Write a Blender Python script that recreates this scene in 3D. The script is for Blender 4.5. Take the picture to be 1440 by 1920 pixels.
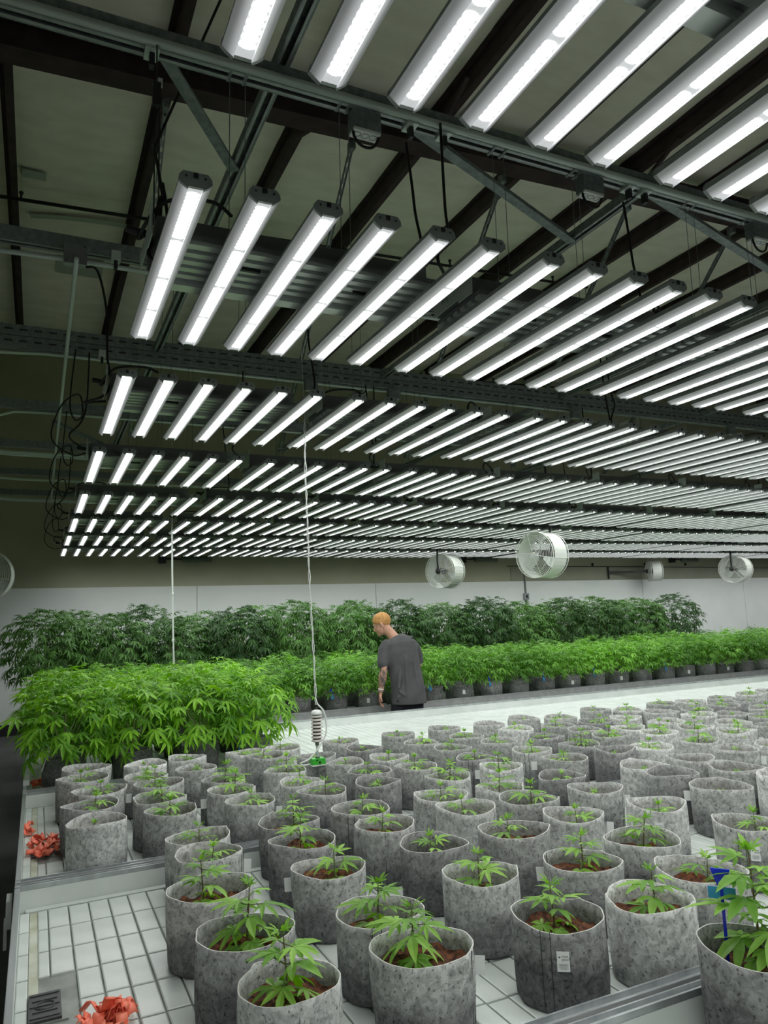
import bpy, bmesh, math, random
import numpy as np
from mathutils import Vector, Matrix, Euler, noise as mnoise
PI = math.pi
for o in list(bpy.data.objects): bpy.data.objects.remove(o)
COL = bpy.context.scene.collection
SC = bpy.context.scene
# ---------------------------------------------------------------- camera
YAW, PIT, ROL, FPX, CAMZ = 0.44458362, 0.14254823, -0.03614859, 1369.94, 1.72
cy, sy = math.cos(YAW), math.sin(YAW)
fwd = Vector((sy*math.cos(PIT), cy*math.cos(PIT), math.sin(PIT)))
rgt = Vector((cy, -sy, 0)); upv = rgt.cross(fwd)
r2 = rgt*math.cos(ROL) + upv*math.sin(ROL); u2 = upv*math.cos(ROL) - rgt*math.sin(ROL)
cam = bpy.data.cameras.new('camera'); camo = bpy.data.objects.new('camera', cam); COL.objects.link(camo)
M = Matrix((r2, u2, -fwd)).transposed().to_4x4(); M.translation = (0, 0, CAMZ)
camo.matrix_world = M
cam.sensor_fit = 'HORIZONTAL'; cam.sensor_width = 36; cam.lens = 36*FPX/1440; cam.clip_start = .05
SC.camera = camo
# ---------------------------------------------------------------- world and exposure (closed room: only the lamps light it)
w = bpy.data.worlds.new('world'); SC.world = w; w.use_nodes = True
w.node_tree.nodes['Background'].inputs[0].default_value = (.5, .55, .5, 1)
w.node_tree.nodes['Background'].inputs[1].default_value = 0.02
vs = SC.view_settings; vs.view_transform = 'Standard'; vs.look = 'None'; vs.gamma = 1; vs.use_curve_mapping = False
vs.exposure = 0.12
LED_NEAR, LED_FAR, LENS_GLOW = 13.0, 13.0, 0.22
rnd = random.Random(7)
# ---------------------------------------------------------------- helpers
def tag(o, label=None, cat=None, group=None, kind=None):
    if label: o['label'] = label
    if cat: o['category'] = cat
    if group: o['group'] = group
    if kind: o['kind'] = kind
    return o
def empty(name, loc=(0, 0, 0), rz=0, label=None, cat=None, group=None, kind=None):
    o = bpy.data.objects.new(name, None); COL.objects.link(o); o.location = loc; o.rotation_euler = (0, 0, rz)
    o.empty_display_size = .05
    return tag(o, label, cat, group, kind)
def link(name, me, parent=None, loc=(0, 0, 0), rot=(0, 0, 0), scale=(1, 1, 1)):
    o = bpy.data.objects.new(name, me); COL.objects.link(o)
    o.parent = parent; o.location = loc; o.rotation_euler = rot
    o.scale = scale if not isinstance(scale, (int, float)) else (scale,)*3
    return o
class G:
    """collects shapes and makes ONE mesh"""
    def __init__(s): s.v = []; s.f = []; s.m = []
    def add(s, vs_, fs_, mi=0):
        b = len(s.v); s.v += [tuple(x) for x in vs_]
        for f in fs_: s.f.append(tuple(b+i for i in f)); s.m.append(mi)
        return s
    def box(s, c, d, R=None, mi=0, taper=None):
        x, y, z = d[0]/2, d[1]/2, d[2]/2
        P = [Vector((sx*x, sy_*y, sz*z)) for sz in (-1, 1) for sy_ in (-1, 1) for sx in (-1, 1)]
        if taper:
            for i in range(4, 8): P[i].x *= taper; P[i].y *= taper
        if R is not None: P = [R @ p for p in P]
        c = Vector(c)
        return s.add([p+c for p in P], [(0, 2, 3, 1), (4, 5, 7, 6), (0, 1, 5, 4), (2, 6, 7, 3), (0, 4, 6, 2), (1, 3, 7, 5)], mi)
    def bar(s, a, b, w_, h, mi=0, up=Vector((0, 0, 1))):
        a, b = Vector(a), Vector(b); d = b-a; L = d.length; y = d.normalized()
        x = y.cross(up)
        if x.length < 1e-4: x = Vector((1, 0, 0))
        x.normalize(); z = x.cross(y)
        R = Matrix((x, y, z)).transposed()
        return s.box((a+b)/2, (w_, L, h), R, mi)
    def tube(s, pts, r, n=6, mi=0, cap=True, px0=None):
        pts = [Vector(p) for p in pts]; rr = r if isinstance(r, (list, tuple)) else [r]*len(pts)
        V = []; F = []; px = Vector(px0) if px0 else None
        for i, p in enumerate(pts):
            t = (pts[min(i+1, len(pts)-1)]-pts[max(i-1, 0)])
            if t.length < 1e-9: t = Vector((0, 0, 1))
            t.normalize()
            if px is None:
                px = t.cross(Vector((0, 0, 1)))
                if px.length < .05: px = t.cross(Vector((1, 0, 0)))
            px = (px - t*px.dot(t)).normalized(); q = t.cross(px)
            ri = rr[i]; rx, ry = ri if isinstance(ri, (list, tuple)) else (ri, ri)
            for k in range(n):
                a = 2*PI*k/n; V.append(p+px*math.cos(a)*rx+q*math.sin(a)*ry)
        for i in range(len(pts)-1):
            for k in range(n): F.append((i*n+k, i*n+(k+1) % n, (i+1)*n+(k+1) % n, (i+1)*n+k))
        if cap: F.append(tuple(range(n-1, -1, -1))); F.append(tuple((len(pts)-1)*n+k for k in range(n)))
        return s.add(V, F, mi)
    def lathe(s, prof, n=24, c=(0, 0, 0), mi=0, R=None):
        V = []; F = []; c = Vector(c)
        for (r, z) in prof:
            for k in range(n):
                p = Vector((r*math.cos(2*PI*k/n), r*math.sin(2*PI*k/n), z))
                V.append((R @ p if R is not None else p)+c)
        for i in range(len(prof)-1):
            for k in range(n): F.append((i*n+k, i*n+(k+1) % n, (i+1)*n+(k+1) % n, (i+1)*n+k))
        return s.add(V, F, mi)
    def ring(s, rad, t, c=(0, 0, 0), R=None, n=28, m=4, mi=0):
        V = []; F = []; c = Vector(c)
        for k in range(n):
            a = 2*PI*k/n
            for j in range(m):
                b = 2*PI*j/m; p = Vector(((rad+t*math.cos(b))*math.cos(a), (rad+t*math.cos(b))*math.sin(a), t*math.sin(b)))
                V.append((R @ p if R is not None else p)+c)
        for k in range(n):
            for j in range(m): F.append((k*m+j, ((k+1) % n)*m+j, ((k+1) % n)*m+(j+1) % m, k*m+(j+1) % m))
        return s.add(V, F, mi)
    def blob(s, c, r, R=None, n=12, m=8, mi=0):
        prof = [(math.sin(PI*i/m), -math.cos(PI*i/m)) for i in range(m+1)]
        S = Matrix.Diagonal(Vector(r) if not isinstance(r, (int, float)) else Vector((r, r, r)))
        prof[0] = (.001, -1); prof[-1] = (.001, 1)
        s.lathe(prof, n, c, mi, (R @ S) if R is not None else S)
        b = len(s.v)-n*(m+1)
        s.f.append(tuple(b+k for k in range(n-1, -1, -1))); s.m.append(mi)
        s.f.append(tuple(b+m*n+k for k in range(n))); s.m.append(mi)
        return s
    def mesh(s, name, mats, smooth=False):
        me = bpy.data.meshes.new(name); me.from_pydata([tuple(v) for v in s.v], [], s.f)
        mats = mats if isinstance(mats, (list, tuple)) else [mats]
        for m in mats: me.materials.append(m)
        if any(s.m): me.polygons.foreach_set('material_index', s.m)
        if smooth: me.polygons.foreach_set('use_smooth', [True]*len(me.polygons))
        me.update(); return me
    def build(s, name, mats, parent=None, smooth=False, **k):
        return link(name, s.mesh(name, mats, smooth), parent, **k)
def ident(n): return n
# ---------------------------------------------------------------- materials
def mat(name, col, rough=.6, metal=0, spec=.5):
    m = bpy.data.materials.new(name); m.use_nodes = True; nt = m.node_tree; b = nt.nodes['Principled BSDF']
    b.inputs['Base Color'].default_value = (*col, 1); b.inputs['Roughness'].default_value = rough
    b.inputs['Metallic'].default_value = metal; b.inputs['Specular IOR Level'].default_value = spec
    return m
def N(m, t, **k):
    n = m.node_tree.nodes.new(t)
    for a, v in k.items(): setattr(n, a, v)
    return n
def L(m, a, b): m.node_tree.links.new(a, b)
def noisy(name, c1, c2, scale=8, rough=.7, detail=5, stretch=(1, 1, 1), bump=0, lo=.35, hi=.65, objrand=0, metal=0, bscale=None):
    m = mat(name, c1, rough, metal); b = m.node_tree.nodes['Principled BSDF']
    tc = N(m, 'ShaderNodeTexCoord'); mp = N(m, 'ShaderNodeMapping'); mp.inputs['Scale'].default_value = stretch
    L(m, tc.outputs['Object'], mp.inputs[0])
    nz = N(m, 'ShaderNodeTexNoise'); nz.inputs['Scale'].default_value = scale; nz.inputs['Detail'].default_value = detail
    L(m, mp.outputs[0], nz.inputs['Vector'])
    rp = N(m, 'ShaderNodeValToRGB'); rp.color_ramp.elements[0].position = lo; rp.color_ramp.elements[1].position = hi
    rp.color_ramp.elements[0].color = (*c1, 1); rp.color_ramp.elements[1].color = (*c2, 1)
    L(m, nz.outputs[0], rp.inputs[0]); out = rp.outputs[0]
    if objrand:
        oi = N(m, 'ShaderNodeObjectInfo'); hs = N(m, 'ShaderNodeHueSaturation')
        mr = N(m, 'ShaderNodeMapRange'); mr.inputs['To Min'].default_value = 1-objrand; mr.inputs['To Max'].default_value = 1+objrand
        L(m, oi.outputs['Random'], mr.inputs[0]); L(m, mr.outputs[0], hs.inputs['Value']); L(m, out, hs.inputs['Color']); out = hs.outputs[0]
    L(m, out, b.inputs['Base Color'])
    if bump:
        bp = N(m, 'ShaderNodeBump'); bp.inputs['Strength'].default_value = bump; bp.inputs['Distance'].default_value = .01
        if bscale:
            n2 = N(m, 'ShaderNodeTexNoise'); n2.inputs['Scale'].default_value = bscale; L(m, mp.outputs[0], n2.inputs['Vector']); L(m, n2.outputs[0], bp.inputs['Height'])
        else: L(m, nz.outputs[0], bp.inputs['Height'])
        L(m, bp.outputs[0], b.inputs['Normal'])
    return m
def felt(name, base, dark, wet):
    m = mat(name, base, .95, 0, .15); b = m.node_tree.nodes['Principled BSDF']
    tc = N(m, 'ShaderNodeTexCoord'); oi = N(m, 'ShaderNodeObjectInfo')
    ad = N(m, 'ShaderNodeVectorMath', operation='ADD'); L(m, tc.outputs['Object'], ad.inputs[0])
    sc = N(m, 'ShaderNodeMath', operation='MULTIPLY'); sc.inputs[1].default_value = 7; L(m, oi.outputs['Random'], sc.inputs[0]); L(m, sc.outputs[0], ad.inputs[1])
    n1 = N(m, 'ShaderNodeTexNoise'); n1.inputs['Scale'].default_value = 48; n1.inputs['Detail'].default_value = 7; n1.inputs['Roughness'].default_value = .62
    n1.inputs['Distortion'].default_value = .6
    L(m, ad.outputs[0], n1.inputs['Vector'])
    r1 = N(m, 'ShaderNodeValToRGB'); e = r1.color_ramp.elements
    e[0].position = .33; e[0].color = (*[c*.44 for c in base], 1); e[1].position = .62; e[1].color = (*base, 1)
    L(m, n1.outputs[0], r1.inputs[0])
    # black flecks of fibre
    mp = N(m, 'ShaderNodeMapping'); mp.inputs['Scale'].default_value = (1, .8, .75); mp.inputs['Rotation'].default_value = (.7, .5, .3); L(m, ad.outputs[0], mp.inputs[0])
    n2 = N(m, 'ShaderNodeTexNoise'); n2.inputs['Scale'].default_value = 150; n2.inputs['Detail'].default_value = 2; L(m, mp.outputs[0], n2.inputs['Vector'])
    r2_ = N(m, 'ShaderNodeValToRGB'); e = r2_.color_ramp.elements
    e[0].position = .30; e[0].color = (.34, .34, .35, 1); e[1].position = .40; e[1].color = (1, 1, 1, 1); L(m, n2.outputs[0], r2_.inputs[0])
    mx = N(m, 'ShaderNodeMix', data_type='RGBA', blend_type='MULTIPLY'); mx.inputs[0].default_value = 1
    L(m, r1.outputs[0], mx.inputs[6]); L(m, r2_.outputs[0], mx.inputs[7])
    # damp felt near the base: irregular water line
    sp = N(m, 'ShaderNodeSeparateXYZ'); L(m, tc.outputs['Object'], sp.inputs[0])
    n3 = N(m, 'ShaderNodeTexNoise'); n3.inputs['Scale'].default_value = 9; n3.inputs['Detail'].default_value = 4; L(m, ad.outputs[0], n3.inputs['Vector'])
    a1 = N(m, 'ShaderNodeMath', operation='MULTIPLY_ADD'); a1.inputs[1].default_value = .14; L(m, n3.outputs[0], a1.inputs[0]); L(m, sp.outputs[2], a1.inputs[2])
    mr = N(m, 'ShaderNodeMapRange'); mr.inputs['From Min'].default_value = wet; mr.inputs['From Max'].default_value = wet+.07
    L(m, a1.outputs[0], mr.inputs[0])
    cr = N(m, 'ShaderNodeMix', data_type='RGBA'); cr.inputs[6].default_value = (*dark, 1); cr.inputs[7].default_value = (1, 1, 1, 1); L(m, mr.outputs[0], cr.inputs[0])
    m2 = N(m, 'ShaderNodeMix', data_type='RGBA', blend_type='MULTIPLY'); m2.inputs[0].default_value = 1
    L(m, mx.outputs[2], m2.inputs[6]); L(m, cr.outputs[2], m2.inputs[7])
    hs = N(m, 'ShaderNodeHueSaturation'); m3 = N(m, 'ShaderNodeMapRange'); m3.inputs['To Min'].default_value = .82; m3.inputs['To Max'].default_value = 1.15
    L(m, oi.outputs['Random'], m3.inputs[0]); L(m, m3.outputs[0], hs.inputs['Value']); L(m, m2.outputs[2], hs.inputs['Color']); L(m, hs.outputs[0], b.inputs['Base Color'])
    bp = N(m, 'ShaderNodeBump'); bp.inputs['Strength'].default_value = .35; bp.inputs['Distance'].default_value = .004; L(m, n1.outputs[0], bp.inputs['Height']); L(m, bp.outputs[0], b.inputs['Normal'])
    return m
def leafmat(name, c1, c2, trans=.25, rough=.45):
    m = mat(name, c1, rough, 0, .4); nt = m.node_tree; b = nt.nodes['Principled BSDF']; out = nt.nodes['Material Output']
    tc = N(m, 'ShaderNodeTexCoord'); nz = N(m, 'ShaderNodeTexNoise'); nz.inputs['Scale'].default_value = 11; nz.inputs['Detail'].default_value = 3
    L(m, tc.outputs['Object'], nz.inputs['Vector'])
    oi = N(m, 'ShaderNodeObjectInfo'); ad = N(m, 'ShaderNodeMath', operation='MULTIPLY_ADD'); ad.inputs[1].default_value = .45; L(m, oi.outputs['Random'], ad.inputs[0]); 
    sb = N(m, 'ShaderNodeMath', operation='SUBTRACT'); sb.inputs[1].default_value = .22; L(m, nz.outputs[0], sb.inputs[0]); L(m, sb.outputs[0], ad.inputs[2])
    rp = N(m, 'ShaderNodeValToRGB'); rp.color_ramp.elements[0].position = .3; rp.color_ramp.elements[1].position = .72
    rp.color_ramp.elements[0].color = (*c1, 1); rp.color_ramp.elements[1].color = (*c2, 1); L(m, ad.outputs[0], rp.inputs[0])
    L(m, rp.outputs[0], b.inputs['Base Color'])
    tr = N(m, 'ShaderNodeBsdfTranslucent'); hs = N(m, 'ShaderNodeHueSaturation'); hs.inputs['Saturation'].default_value = 1.15; hs.inputs['Value'].default_value = 1.3
    L(m, rp.outputs[0], hs.inputs['Color']); L(m, hs.outputs[0], tr.inputs[0])
    ms = N(m, 'ShaderNodeMixShader'); ms.inputs[0].default_value = trans; L(m, b.outputs[0], ms.inputs[1]); L(m, tr.outputs[0], ms.inputs[2]); L(m, ms.outputs[0], out.inputs[0])
    return m
def emit(name, col, s, sample=True):
    m = bpy.data.materials.new(name); m.use_nodes = True; nt = m.node_tree; b = nt.nodes['Principled BSDF']
    b.inputs['Base Color'].default_value = (.8, .8, .8, 1); b.inputs['Emission Color'].default_value = (*col, 1); b.inputs['Emission Strength'].default_value = s
    try: m.cycles.emission_sampling = 'FRONT' if sample else 'NONE'
    except Exception: pass
    return m
MT = {}
MT['led'] = emit('led_light', (.975, 1, .975), LED_NEAR)
MT['ledf'] = emit('led_light_far', (.97, 1, .975), LED_FAR)
MT['lens'] = emit('led_lens', (.95, .97, 1), LENS_GLOW, False); MT['lens'].node_tree.nodes['Principled BSDF'].inputs['Base Color'].default_value = (.45, .46, .46, 1)
MT['lens'].node_tree.nodes['Principled BSDF'].inputs['Roughness'].default_value = .25
_m = MT['lens']; _tc = N(_m, 'ShaderNodeTexCoord'); _sp = N(_m, 'ShaderNodeSeparateXYZ'); _ab = N(_m, 'ShaderNodeMath', operation='ABSOLUTE'); _mr = N(_m, 'ShaderNodeMapRange', interpolation_type='SMOOTHSTEP')
L(_m, _tc.outputs['Object'], _sp.inputs[0]); L(_m, _sp.outputs[0], _ab.inputs[0]); L(_m, _ab.outputs[0], _mr.inputs[0])      # diffuser: brightest beside the LED line
for _k, _v in (('From Min', .014), ('From Max', .040), ('To Min', .42), ('To Max', .06)): _mr.inputs[_k].default_value = _v
L(_m, _mr.outputs[0], _m.node_tree.nodes['Principled BSDF'].inputs['Emission Strength'])
MT['added_baffle'] = mat('added_baffle_grey', (.13, .14, .135), .6)  # dark recess walls added to far bars, dimming the strips at low angles
MT['alu'] = noisy('brushed_aluminium', (.42, .45, .46), (.58, .61, .62), 20, .38, 3, (1, .1, .1), metal=.75)
MT['alu_dull'] = noisy('dull_aluminium', (.30, .33, .33), (.42, .45, .45), 14, .5, 3, metal=.6)
MT['galv'] = noisy('galvanised_strut', (.17, .20, .205), (.27, .305, .31), 30, .5, 4, metal=.35)
MT['conduit'] = mat('pale_conduit', (.60, .68, .64), .38, .25)
MT['grate'] = mat('dark_grate', (.045, .047, .05), .5)
MT['rim'] = noisy('grey_bench_rim', (.40, .42, .42), (.50, .52, .52), 14, .45, 3, metal=.1)
MT['driver'] = mat('grey_driver_paint', (.17, .18, .18), .55)
MT['fin'] = mat('pale_fins', (.62, .66, .64), .35, .3)
MT['black'] = mat('black_rubber', (.008, .008, .009), .5)
MT['black2'] = mat('black_plastic', (.02, .02, .022), .45)
MT['mark'] = mat('print_black', (.02, .02, .02), .8)
MT['mark2'] = mat('print_grey', (.3, .31, .31), .8)
MT['steel'] = noisy('red_oxide_steel', (.030, .018, .019), (.055, .033, .033), 6, .7, 5)
MT['ceil'] = noisy('insulation_fabric', (.80, .765, .65), (.93, .895, .78), 2.2, .9, 8, (1, 2.2, 1), bump=.5, lo=.3, hi=.7)
MT['tape'] = mat('silver_tape', (.42, .46, .40), .6)
MT['wall_up'] = noisy('olive_wall_lining', (.42, .42, .30), (.47, .47, .345), 1.5, .9, 6)
MT['wall_lo'] = noisy('white_wall_panel', (.80, .84, .82), (.86, .89, .87), 1.2, .75, 5)
MT['floor'] = noisy('dark_concrete', (.05, .05, .052), (.085, .085, .088), 1.5, .6, 7)
MT['base'] = mat('dark_base_band', (.012, .012, .013), .7)
MT['tray'] = noisy('grey_white_tray', (.54, .585, .555), (.63, .675, .645), 5, .35, 6, bump=.05)
MT['pad'] = noisy('tray_pad_plastic', (.55, .595, .565), (.66, .705, .67), 7, .33, 7, objrand=.03)
MT['groove'] = noisy('tray_groove', (.20, .22, .20), (.34, .36, .33), 12, .6, 5)
MT['gutter'] = noisy('gutter_algae', (.42, .43, .30), (.62, .64, .55), 9, .5, 5)
MT['felt_l'] = felt('felt_pale', (.80, .81, .79), (.52, .52, .54), .095)
MT['felt_m'] = felt('felt_grey', (.58, .59, .57), (.42, .42, .44), .145)
MT['felt_d'] = felt('felt_dark', (.42, .425, .42), (.46, .46, .48), .16)
MT['felt_x'] = felt('felt_damp', (.27, .275, .27), (.55, .55, .57), .12)
MT['felt_edge'] = mat('felt_cut_edge', (.66, .66, .62), .9)
MT['stitch'] = mat('black_stitching', (.03, .03, .03), .9)
MT['soil'] = noisy('coir_soil', (.035, .012, .006), (.20, .07, .030), 60, .95, 8, bump=1.0, lo=.38, hi=.64)
MT['tagw'] = mat('white_label', (.86, .88, .86), .6)
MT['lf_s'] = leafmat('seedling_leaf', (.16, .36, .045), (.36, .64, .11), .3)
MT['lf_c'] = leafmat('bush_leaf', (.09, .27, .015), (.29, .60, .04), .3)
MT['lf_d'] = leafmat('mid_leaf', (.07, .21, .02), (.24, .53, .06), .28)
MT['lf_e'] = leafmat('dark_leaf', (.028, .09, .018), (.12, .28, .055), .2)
MT['stem'] = noisy('green_stem', (.10, .18, .05), (.20, .22, .08), 30, .6, 3)
MT['stem_r'] = noisy('reddish_stem', (.12, .06, .03), (.16, .17, .06), 40, .6, 3)
MT['orange'] = noisy('orange_tape', (1.0, .19, .11), (1.0, .28, .17), 9, .5, 3)
MT['blue'] = mat('blue_plastic', (.0, .02, .72), .35)
MT['cyan'] = mat('cyan_plastic', (.05, .35, .75), .45)
MT['white_p'] = mat('white_plastic', (.80, .83, .80), .4)
MT['fan_w'] = mat('white_wire', (.72, .75, .70), .45)
MT['green_p'] = mat('green_plastic', (.05, .48, .04), .4)
MT['shield'] = mat('warm_white_plastic', (.82, .78, .74), .5)
MT['shade_gap'] = mat('brown_gap_shade', (.06, .04, .035), .8)
MT['brass'] = mat('brass_ring', (.5, .4, .1), .4, .8)
# ---------------------------------------------------------------- names in words
ORD = 'first second third fourth fifth sixth seventh eighth ninth tenth eleventh twelfth thirteenth fourteenth fifteenth sixteenth seventeenth eighteenth nineteenth twentieth'.split()
def od(i):
    if i < 20: return ORD[i]
    t = {2: 'twenty', 3: 'thirty', 4: 'forty'}[(i+1)//10]
    return t+'-'+ORD[(i+1) % 10-1] if (i+1) % 10 else {2: 'twentieth', 3: 'thirtieth', 4: 'fortieth'}[(i+1)//10]
# ================================================================ THE SETTING
X0, X1, Y0, Y1 = -2.0, 24.0, -6.0, 13.95
def cz(x): return 6.92+.04*x
def plane(name, pts, m, kind='structure', parent=None):
    return tag(G().add(pts, [tuple(range(len(pts)))]).build(name, m, parent), kind=kind)
tag(G().box(((X0+X1)/2, (Y0+Y1)/2, -.05), (X1-X0, Y1-Y0, .1)).build('floor', MT['floor']), kind='structure')
ceil = G().add([(X0, Y0, cz(X0)), (X1, Y0, cz(X1)), (X1, Y1, cz(X1)), (X0, Y1, cz(X0)), (X0, Y0, cz(X0)+.1), (X1, Y0, cz(X1)+.1), (X1, Y1, cz(X1)+.1), (X0, Y1, cz(X0)+.1)],
               [(0, 3, 2, 1), (4, 5, 6, 7), (0, 1, 5, 4), (2, 3, 7, 6), (0, 4, 7, 3), (1, 2, 6, 5)])
def grid_ceiling():
    g = G(); nx, ny = 130, 160; V = []; F = []
    for j in range(ny+1):
        for i in range(nx+1):
            x = X0+(X1-X0)*i/nx; y = Y0+(Y1-Y0)*j/ny
            s = abs(math.sin(y*PI/1.22+.3*math.sin(x*.8)))
            bulge = -.035*abs(math.sin((x-XP0)*PI/XPP))**.6*(1-(1-s)**6*1.0) - .012*mnoise.noise(Vector((x*1.1, y*2.5, 0)))
            V.append((x, y, cz(x)+bulge))
    for j in range(ny):
        for i in range(nx):
            a = j*(nx+1)+i; F.append((a, a+nx+1, a+nx+2, a+1))
    return g.add(V, F)
XP0, XPP = -.40, 1.37
ceiling = tag(grid_ceiling().build('ceiling', MT['ceil'], smooth=True), kind='structure')
tag(ceil.build('roof_deck', MT['steel'], ceiling, loc=(0, 0, .06)))
# purlins (Z-section) along Y, rafters along X
for i in range(-1, 18):
    x = XP0+XPP*i; z = cz(x)
    g = G().box((x, (Y0+Y1)/2, z-.12), (.012, Y1-Y0, .20)).box((x+.03, (Y0+Y1)/2, z-.215), (.075, Y1-Y0, .012)).box((x-.03, (Y0+Y1)/2, z-.02), (.07, Y1-Y0, .01))
    g.build('purlin', MT['steel'], ceiling)
for y in (6.12, -1.4):
    g = G(); a, b = X0, X1
    for (dy, h0, h1) in ((0, -.50, -.485), ):
        g.add([(a, y-.11, cz(a)-.52), (b, y-.11, cz(b)-.52), (b, y+.11, cz(b)-.52), (a, y+.11, cz(a)-.52), (a, y-.11, cz(a)-.505), (b, y-.11, cz(b)-.505), (b, y+.11, cz(b)-.505), (a, y+.11, cz(a)-.505)],
              [(0, 3, 2, 1), (4, 5, 6, 7), (0, 1, 5, 4), (2, 3, 7, 6), (0, 4, 7, 3), (1, 2, 6, 5)])
        g.add([(a, y-.01, cz(a)-.51), (b, y-.01, cz(b)-.51), (b, y+.01, cz(b)-.51), (a, y+.01, cz(a)-.51), (a, y-.01, cz(a)-.22), (b, y-.01, cz(b)-.22), (b, y+.01, cz(b)-.22), (a, y+.01, cz(a)-.22)],
              [(0, 3, 2, 1), (4, 5, 6, 7), (0, 1, 5, 4), (2, 3, 7, 6), (0, 4, 7, 3), (1, 2, 6, 5)])
        g.add([(a, y-.1, cz(a)-.235), (b, y-.1, cz(b)-.235), (b, y+.1, cz(b)-.235), (a, y+.1, cz(a)-.235), (a, y-.1, cz(a)-.22), (b, y-.1, cz(b)-.22), (b, y+.1, cz(b)-.22), (a, y+.1, cz(a)-.22)],
              [(0, 3, 2, 1), (4, 5, 6, 7), (0, 1, 5, 4), (2, 3, 7, 6), (0, 4, 7, 3), (1, 2, 6, 5)])
    g.build('rafter', MT['steel'], ceiling)
for (x, y) in ((3.6, 5.2), (6.4, 5.2), (2.3, 6.8), (9.1, 6.9)):      # flange braces between rafter and purlin
    s = 1 if y > 6.1 else -1
    G().bar((x, 6.12+s*.1, cz(x)-.5), (x+.02, 6.12+s*.75, cz(x)-.2), .04, .04).build('flange_brace', MT['steel'], ceiling)
# silver tape patches on the insulation
for (x, y, a, b) in ((-.17, 8.6, .25, .16), (.42, 10.8, .62, .55)):
    G().box((x, y, cz(x)-.058), (a, b, .01)).build('tape_patch', MT['tape'], ceiling, loc=(0, 0, 0))
for (xa, xb, y) in ((-.22, .92, 9.35), (1.3, 2.25, 9.3), (2.6, 3.6, 9.2)):
    pts = [(xa+(xb-xa)*t, y+.18*(1-t)**2, cz(xa)-.062+.0*t) for t in (0, .2, .4, .6, .8, 1)]
    g = G()
    for p, q in zip(pts, pts[1:]): g.bar(p, q, .10, .006)
    g.build('tape_strip', MT['tape'], ceiling)
# walls
WZ = 2.42
def wall(name, a, b, m_lo, m_up, n):
    a, b = Vector(a), Vector(b); nn = Vector(n)*.06; t = Vector((0, 0, 1))
    def slab(z0, z1, za=None):
        V = [a+t*z0, b+t*z0, b+t*(z1 if za is None else za[1]), a+t*(z1 if za is None else za[0])]
        V = V+[v-nn for v in V]
        return V
    F = [(0, 1, 2, 3), (7, 6, 5, 4), (0, 4, 5, 1), (1, 5, 6, 2), (2, 6, 7, 3), (3, 7, 4, 0)]
    w_ = tag(G().add(slab(0, 0, (cz(a.x), cz(b.x))), F).build(name, m_up), kind='structure')
    return w_
wb = wall('wall_back', (X0, Y1, 0), (X1, Y1, 0), None, MT['wall_up'], (0, -1, 0))
wl = wall('wall_left', (X0, Y0, 0), (X0, Y1, 0), None, MT['wall_up'], (1, 0, 0))
wr = wall('wall_right', (X1, Y0, 0), (X1, Y1, 0), None, MT['wall_up'], (-1, 0, 0))
wf = wall('wall_front', (X0, Y0, 0), (X1, Y0, 0), None, MT['wall_up'], (0, 1, 0))
SE = [X0, -.9+.0, 2.7, 6.38, 10.2, 13.75, 17.4, 21, X1]
for a, b in zip(SE, SE[1:]):            # white wall panels up to 2.4 m, each with its own joint
    G().box(((a+b)/2, Y1-.012, WZ/2), (b-a-.012, .022, WZ)).build('wall_panel', MT['wall_lo'], wb)
for xs, ww in ((X0+.012, wl), (X1-.012, wr)):
    for j in range(5):
        y = Y0+(j+.5)*(Y1-Y0)/5
        G().box((xs, y, WZ/2), (.022, (Y1-Y0)/5-.012, WZ)).build('wall_panel', MT['wall_lo'], ww)
for j in range(6):
    x = X0+(j+.5)*(X1-X0)/6
    G().box((x, Y0+.012, WZ/2), ((X1-X0)/6-.012, .022, WZ)).build('wall_panel', MT['wall_lo'], wf)
tag(G().box(((X0+X1)/2, Y1-.03, .09), (X1-X0, .02, .18)).build('baseboard_back', MT['base']), kind='structure')
tag(G().box((X0+.03, (Y0+Y1)/2, .09), (.02, Y1-Y0-.1, .18)).build('baseboard_left', MT['base']), kind='structure')
g = G().tube([(9.7, Y1-.02, 2.77), (13.6, Y1-.02, 2.74), (19.5, Y1-.02, 2.68)], .008, 5)
for x in (10.9, 12.2, 13.9, 15.3, 17.2, 18.6): g.box((x, Y1-.03, 2.80), (.03, .04, .07))
tag(g.build('trim_1', MT['black2']), kind='structure')
# pale upper lining sheet behind the right half of the back wall
G().box((14.6, Y1-.01, 2.60), (9.6, .012, .33)).build('upper_panel', noisy('pale_olive', (.33, .34, .26), (.37, .38, .30), 2, .9), wb)

# ================================================================ STRUTS, CONDUITS
SY = [2.52+1.667*k for k in range(-1, 7)]
SZ = 3.80
xe = [6.6, 7.9, 9.1, 10.3, 15.1, 17.5, 19.8, 22.4]
def strut_mesh(Lx, h=.085, w_=.055, slots=False):
    g = G()
    g.box((Lx/2, 0, h-.004), (Lx, w_, .008)); g.box((Lx/2, -w_/2, h/2), (Lx, .006, h)); g.box((Lx/2, w_/2, h/2), (Lx, .006, h))
    g.box((Lx/2, -w_/2+.010, .004), (Lx, .014, .007), mi=1); g.box((Lx/2, w_/2-.010, .004), (Lx, .014, .007), mi=1)
    if slots:
        n = int(Lx/.1)
        for i in range(n): g.box((.05+i*.1, -w_/2-.0035, h*.55), (.055, .002, .012), mi=2)
    return g
WHERE = ['behind the camera', 'first behind the overhead lights', 'second', 'third', 'fourth', 'fifth', 'sixth', 'seventh']
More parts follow.
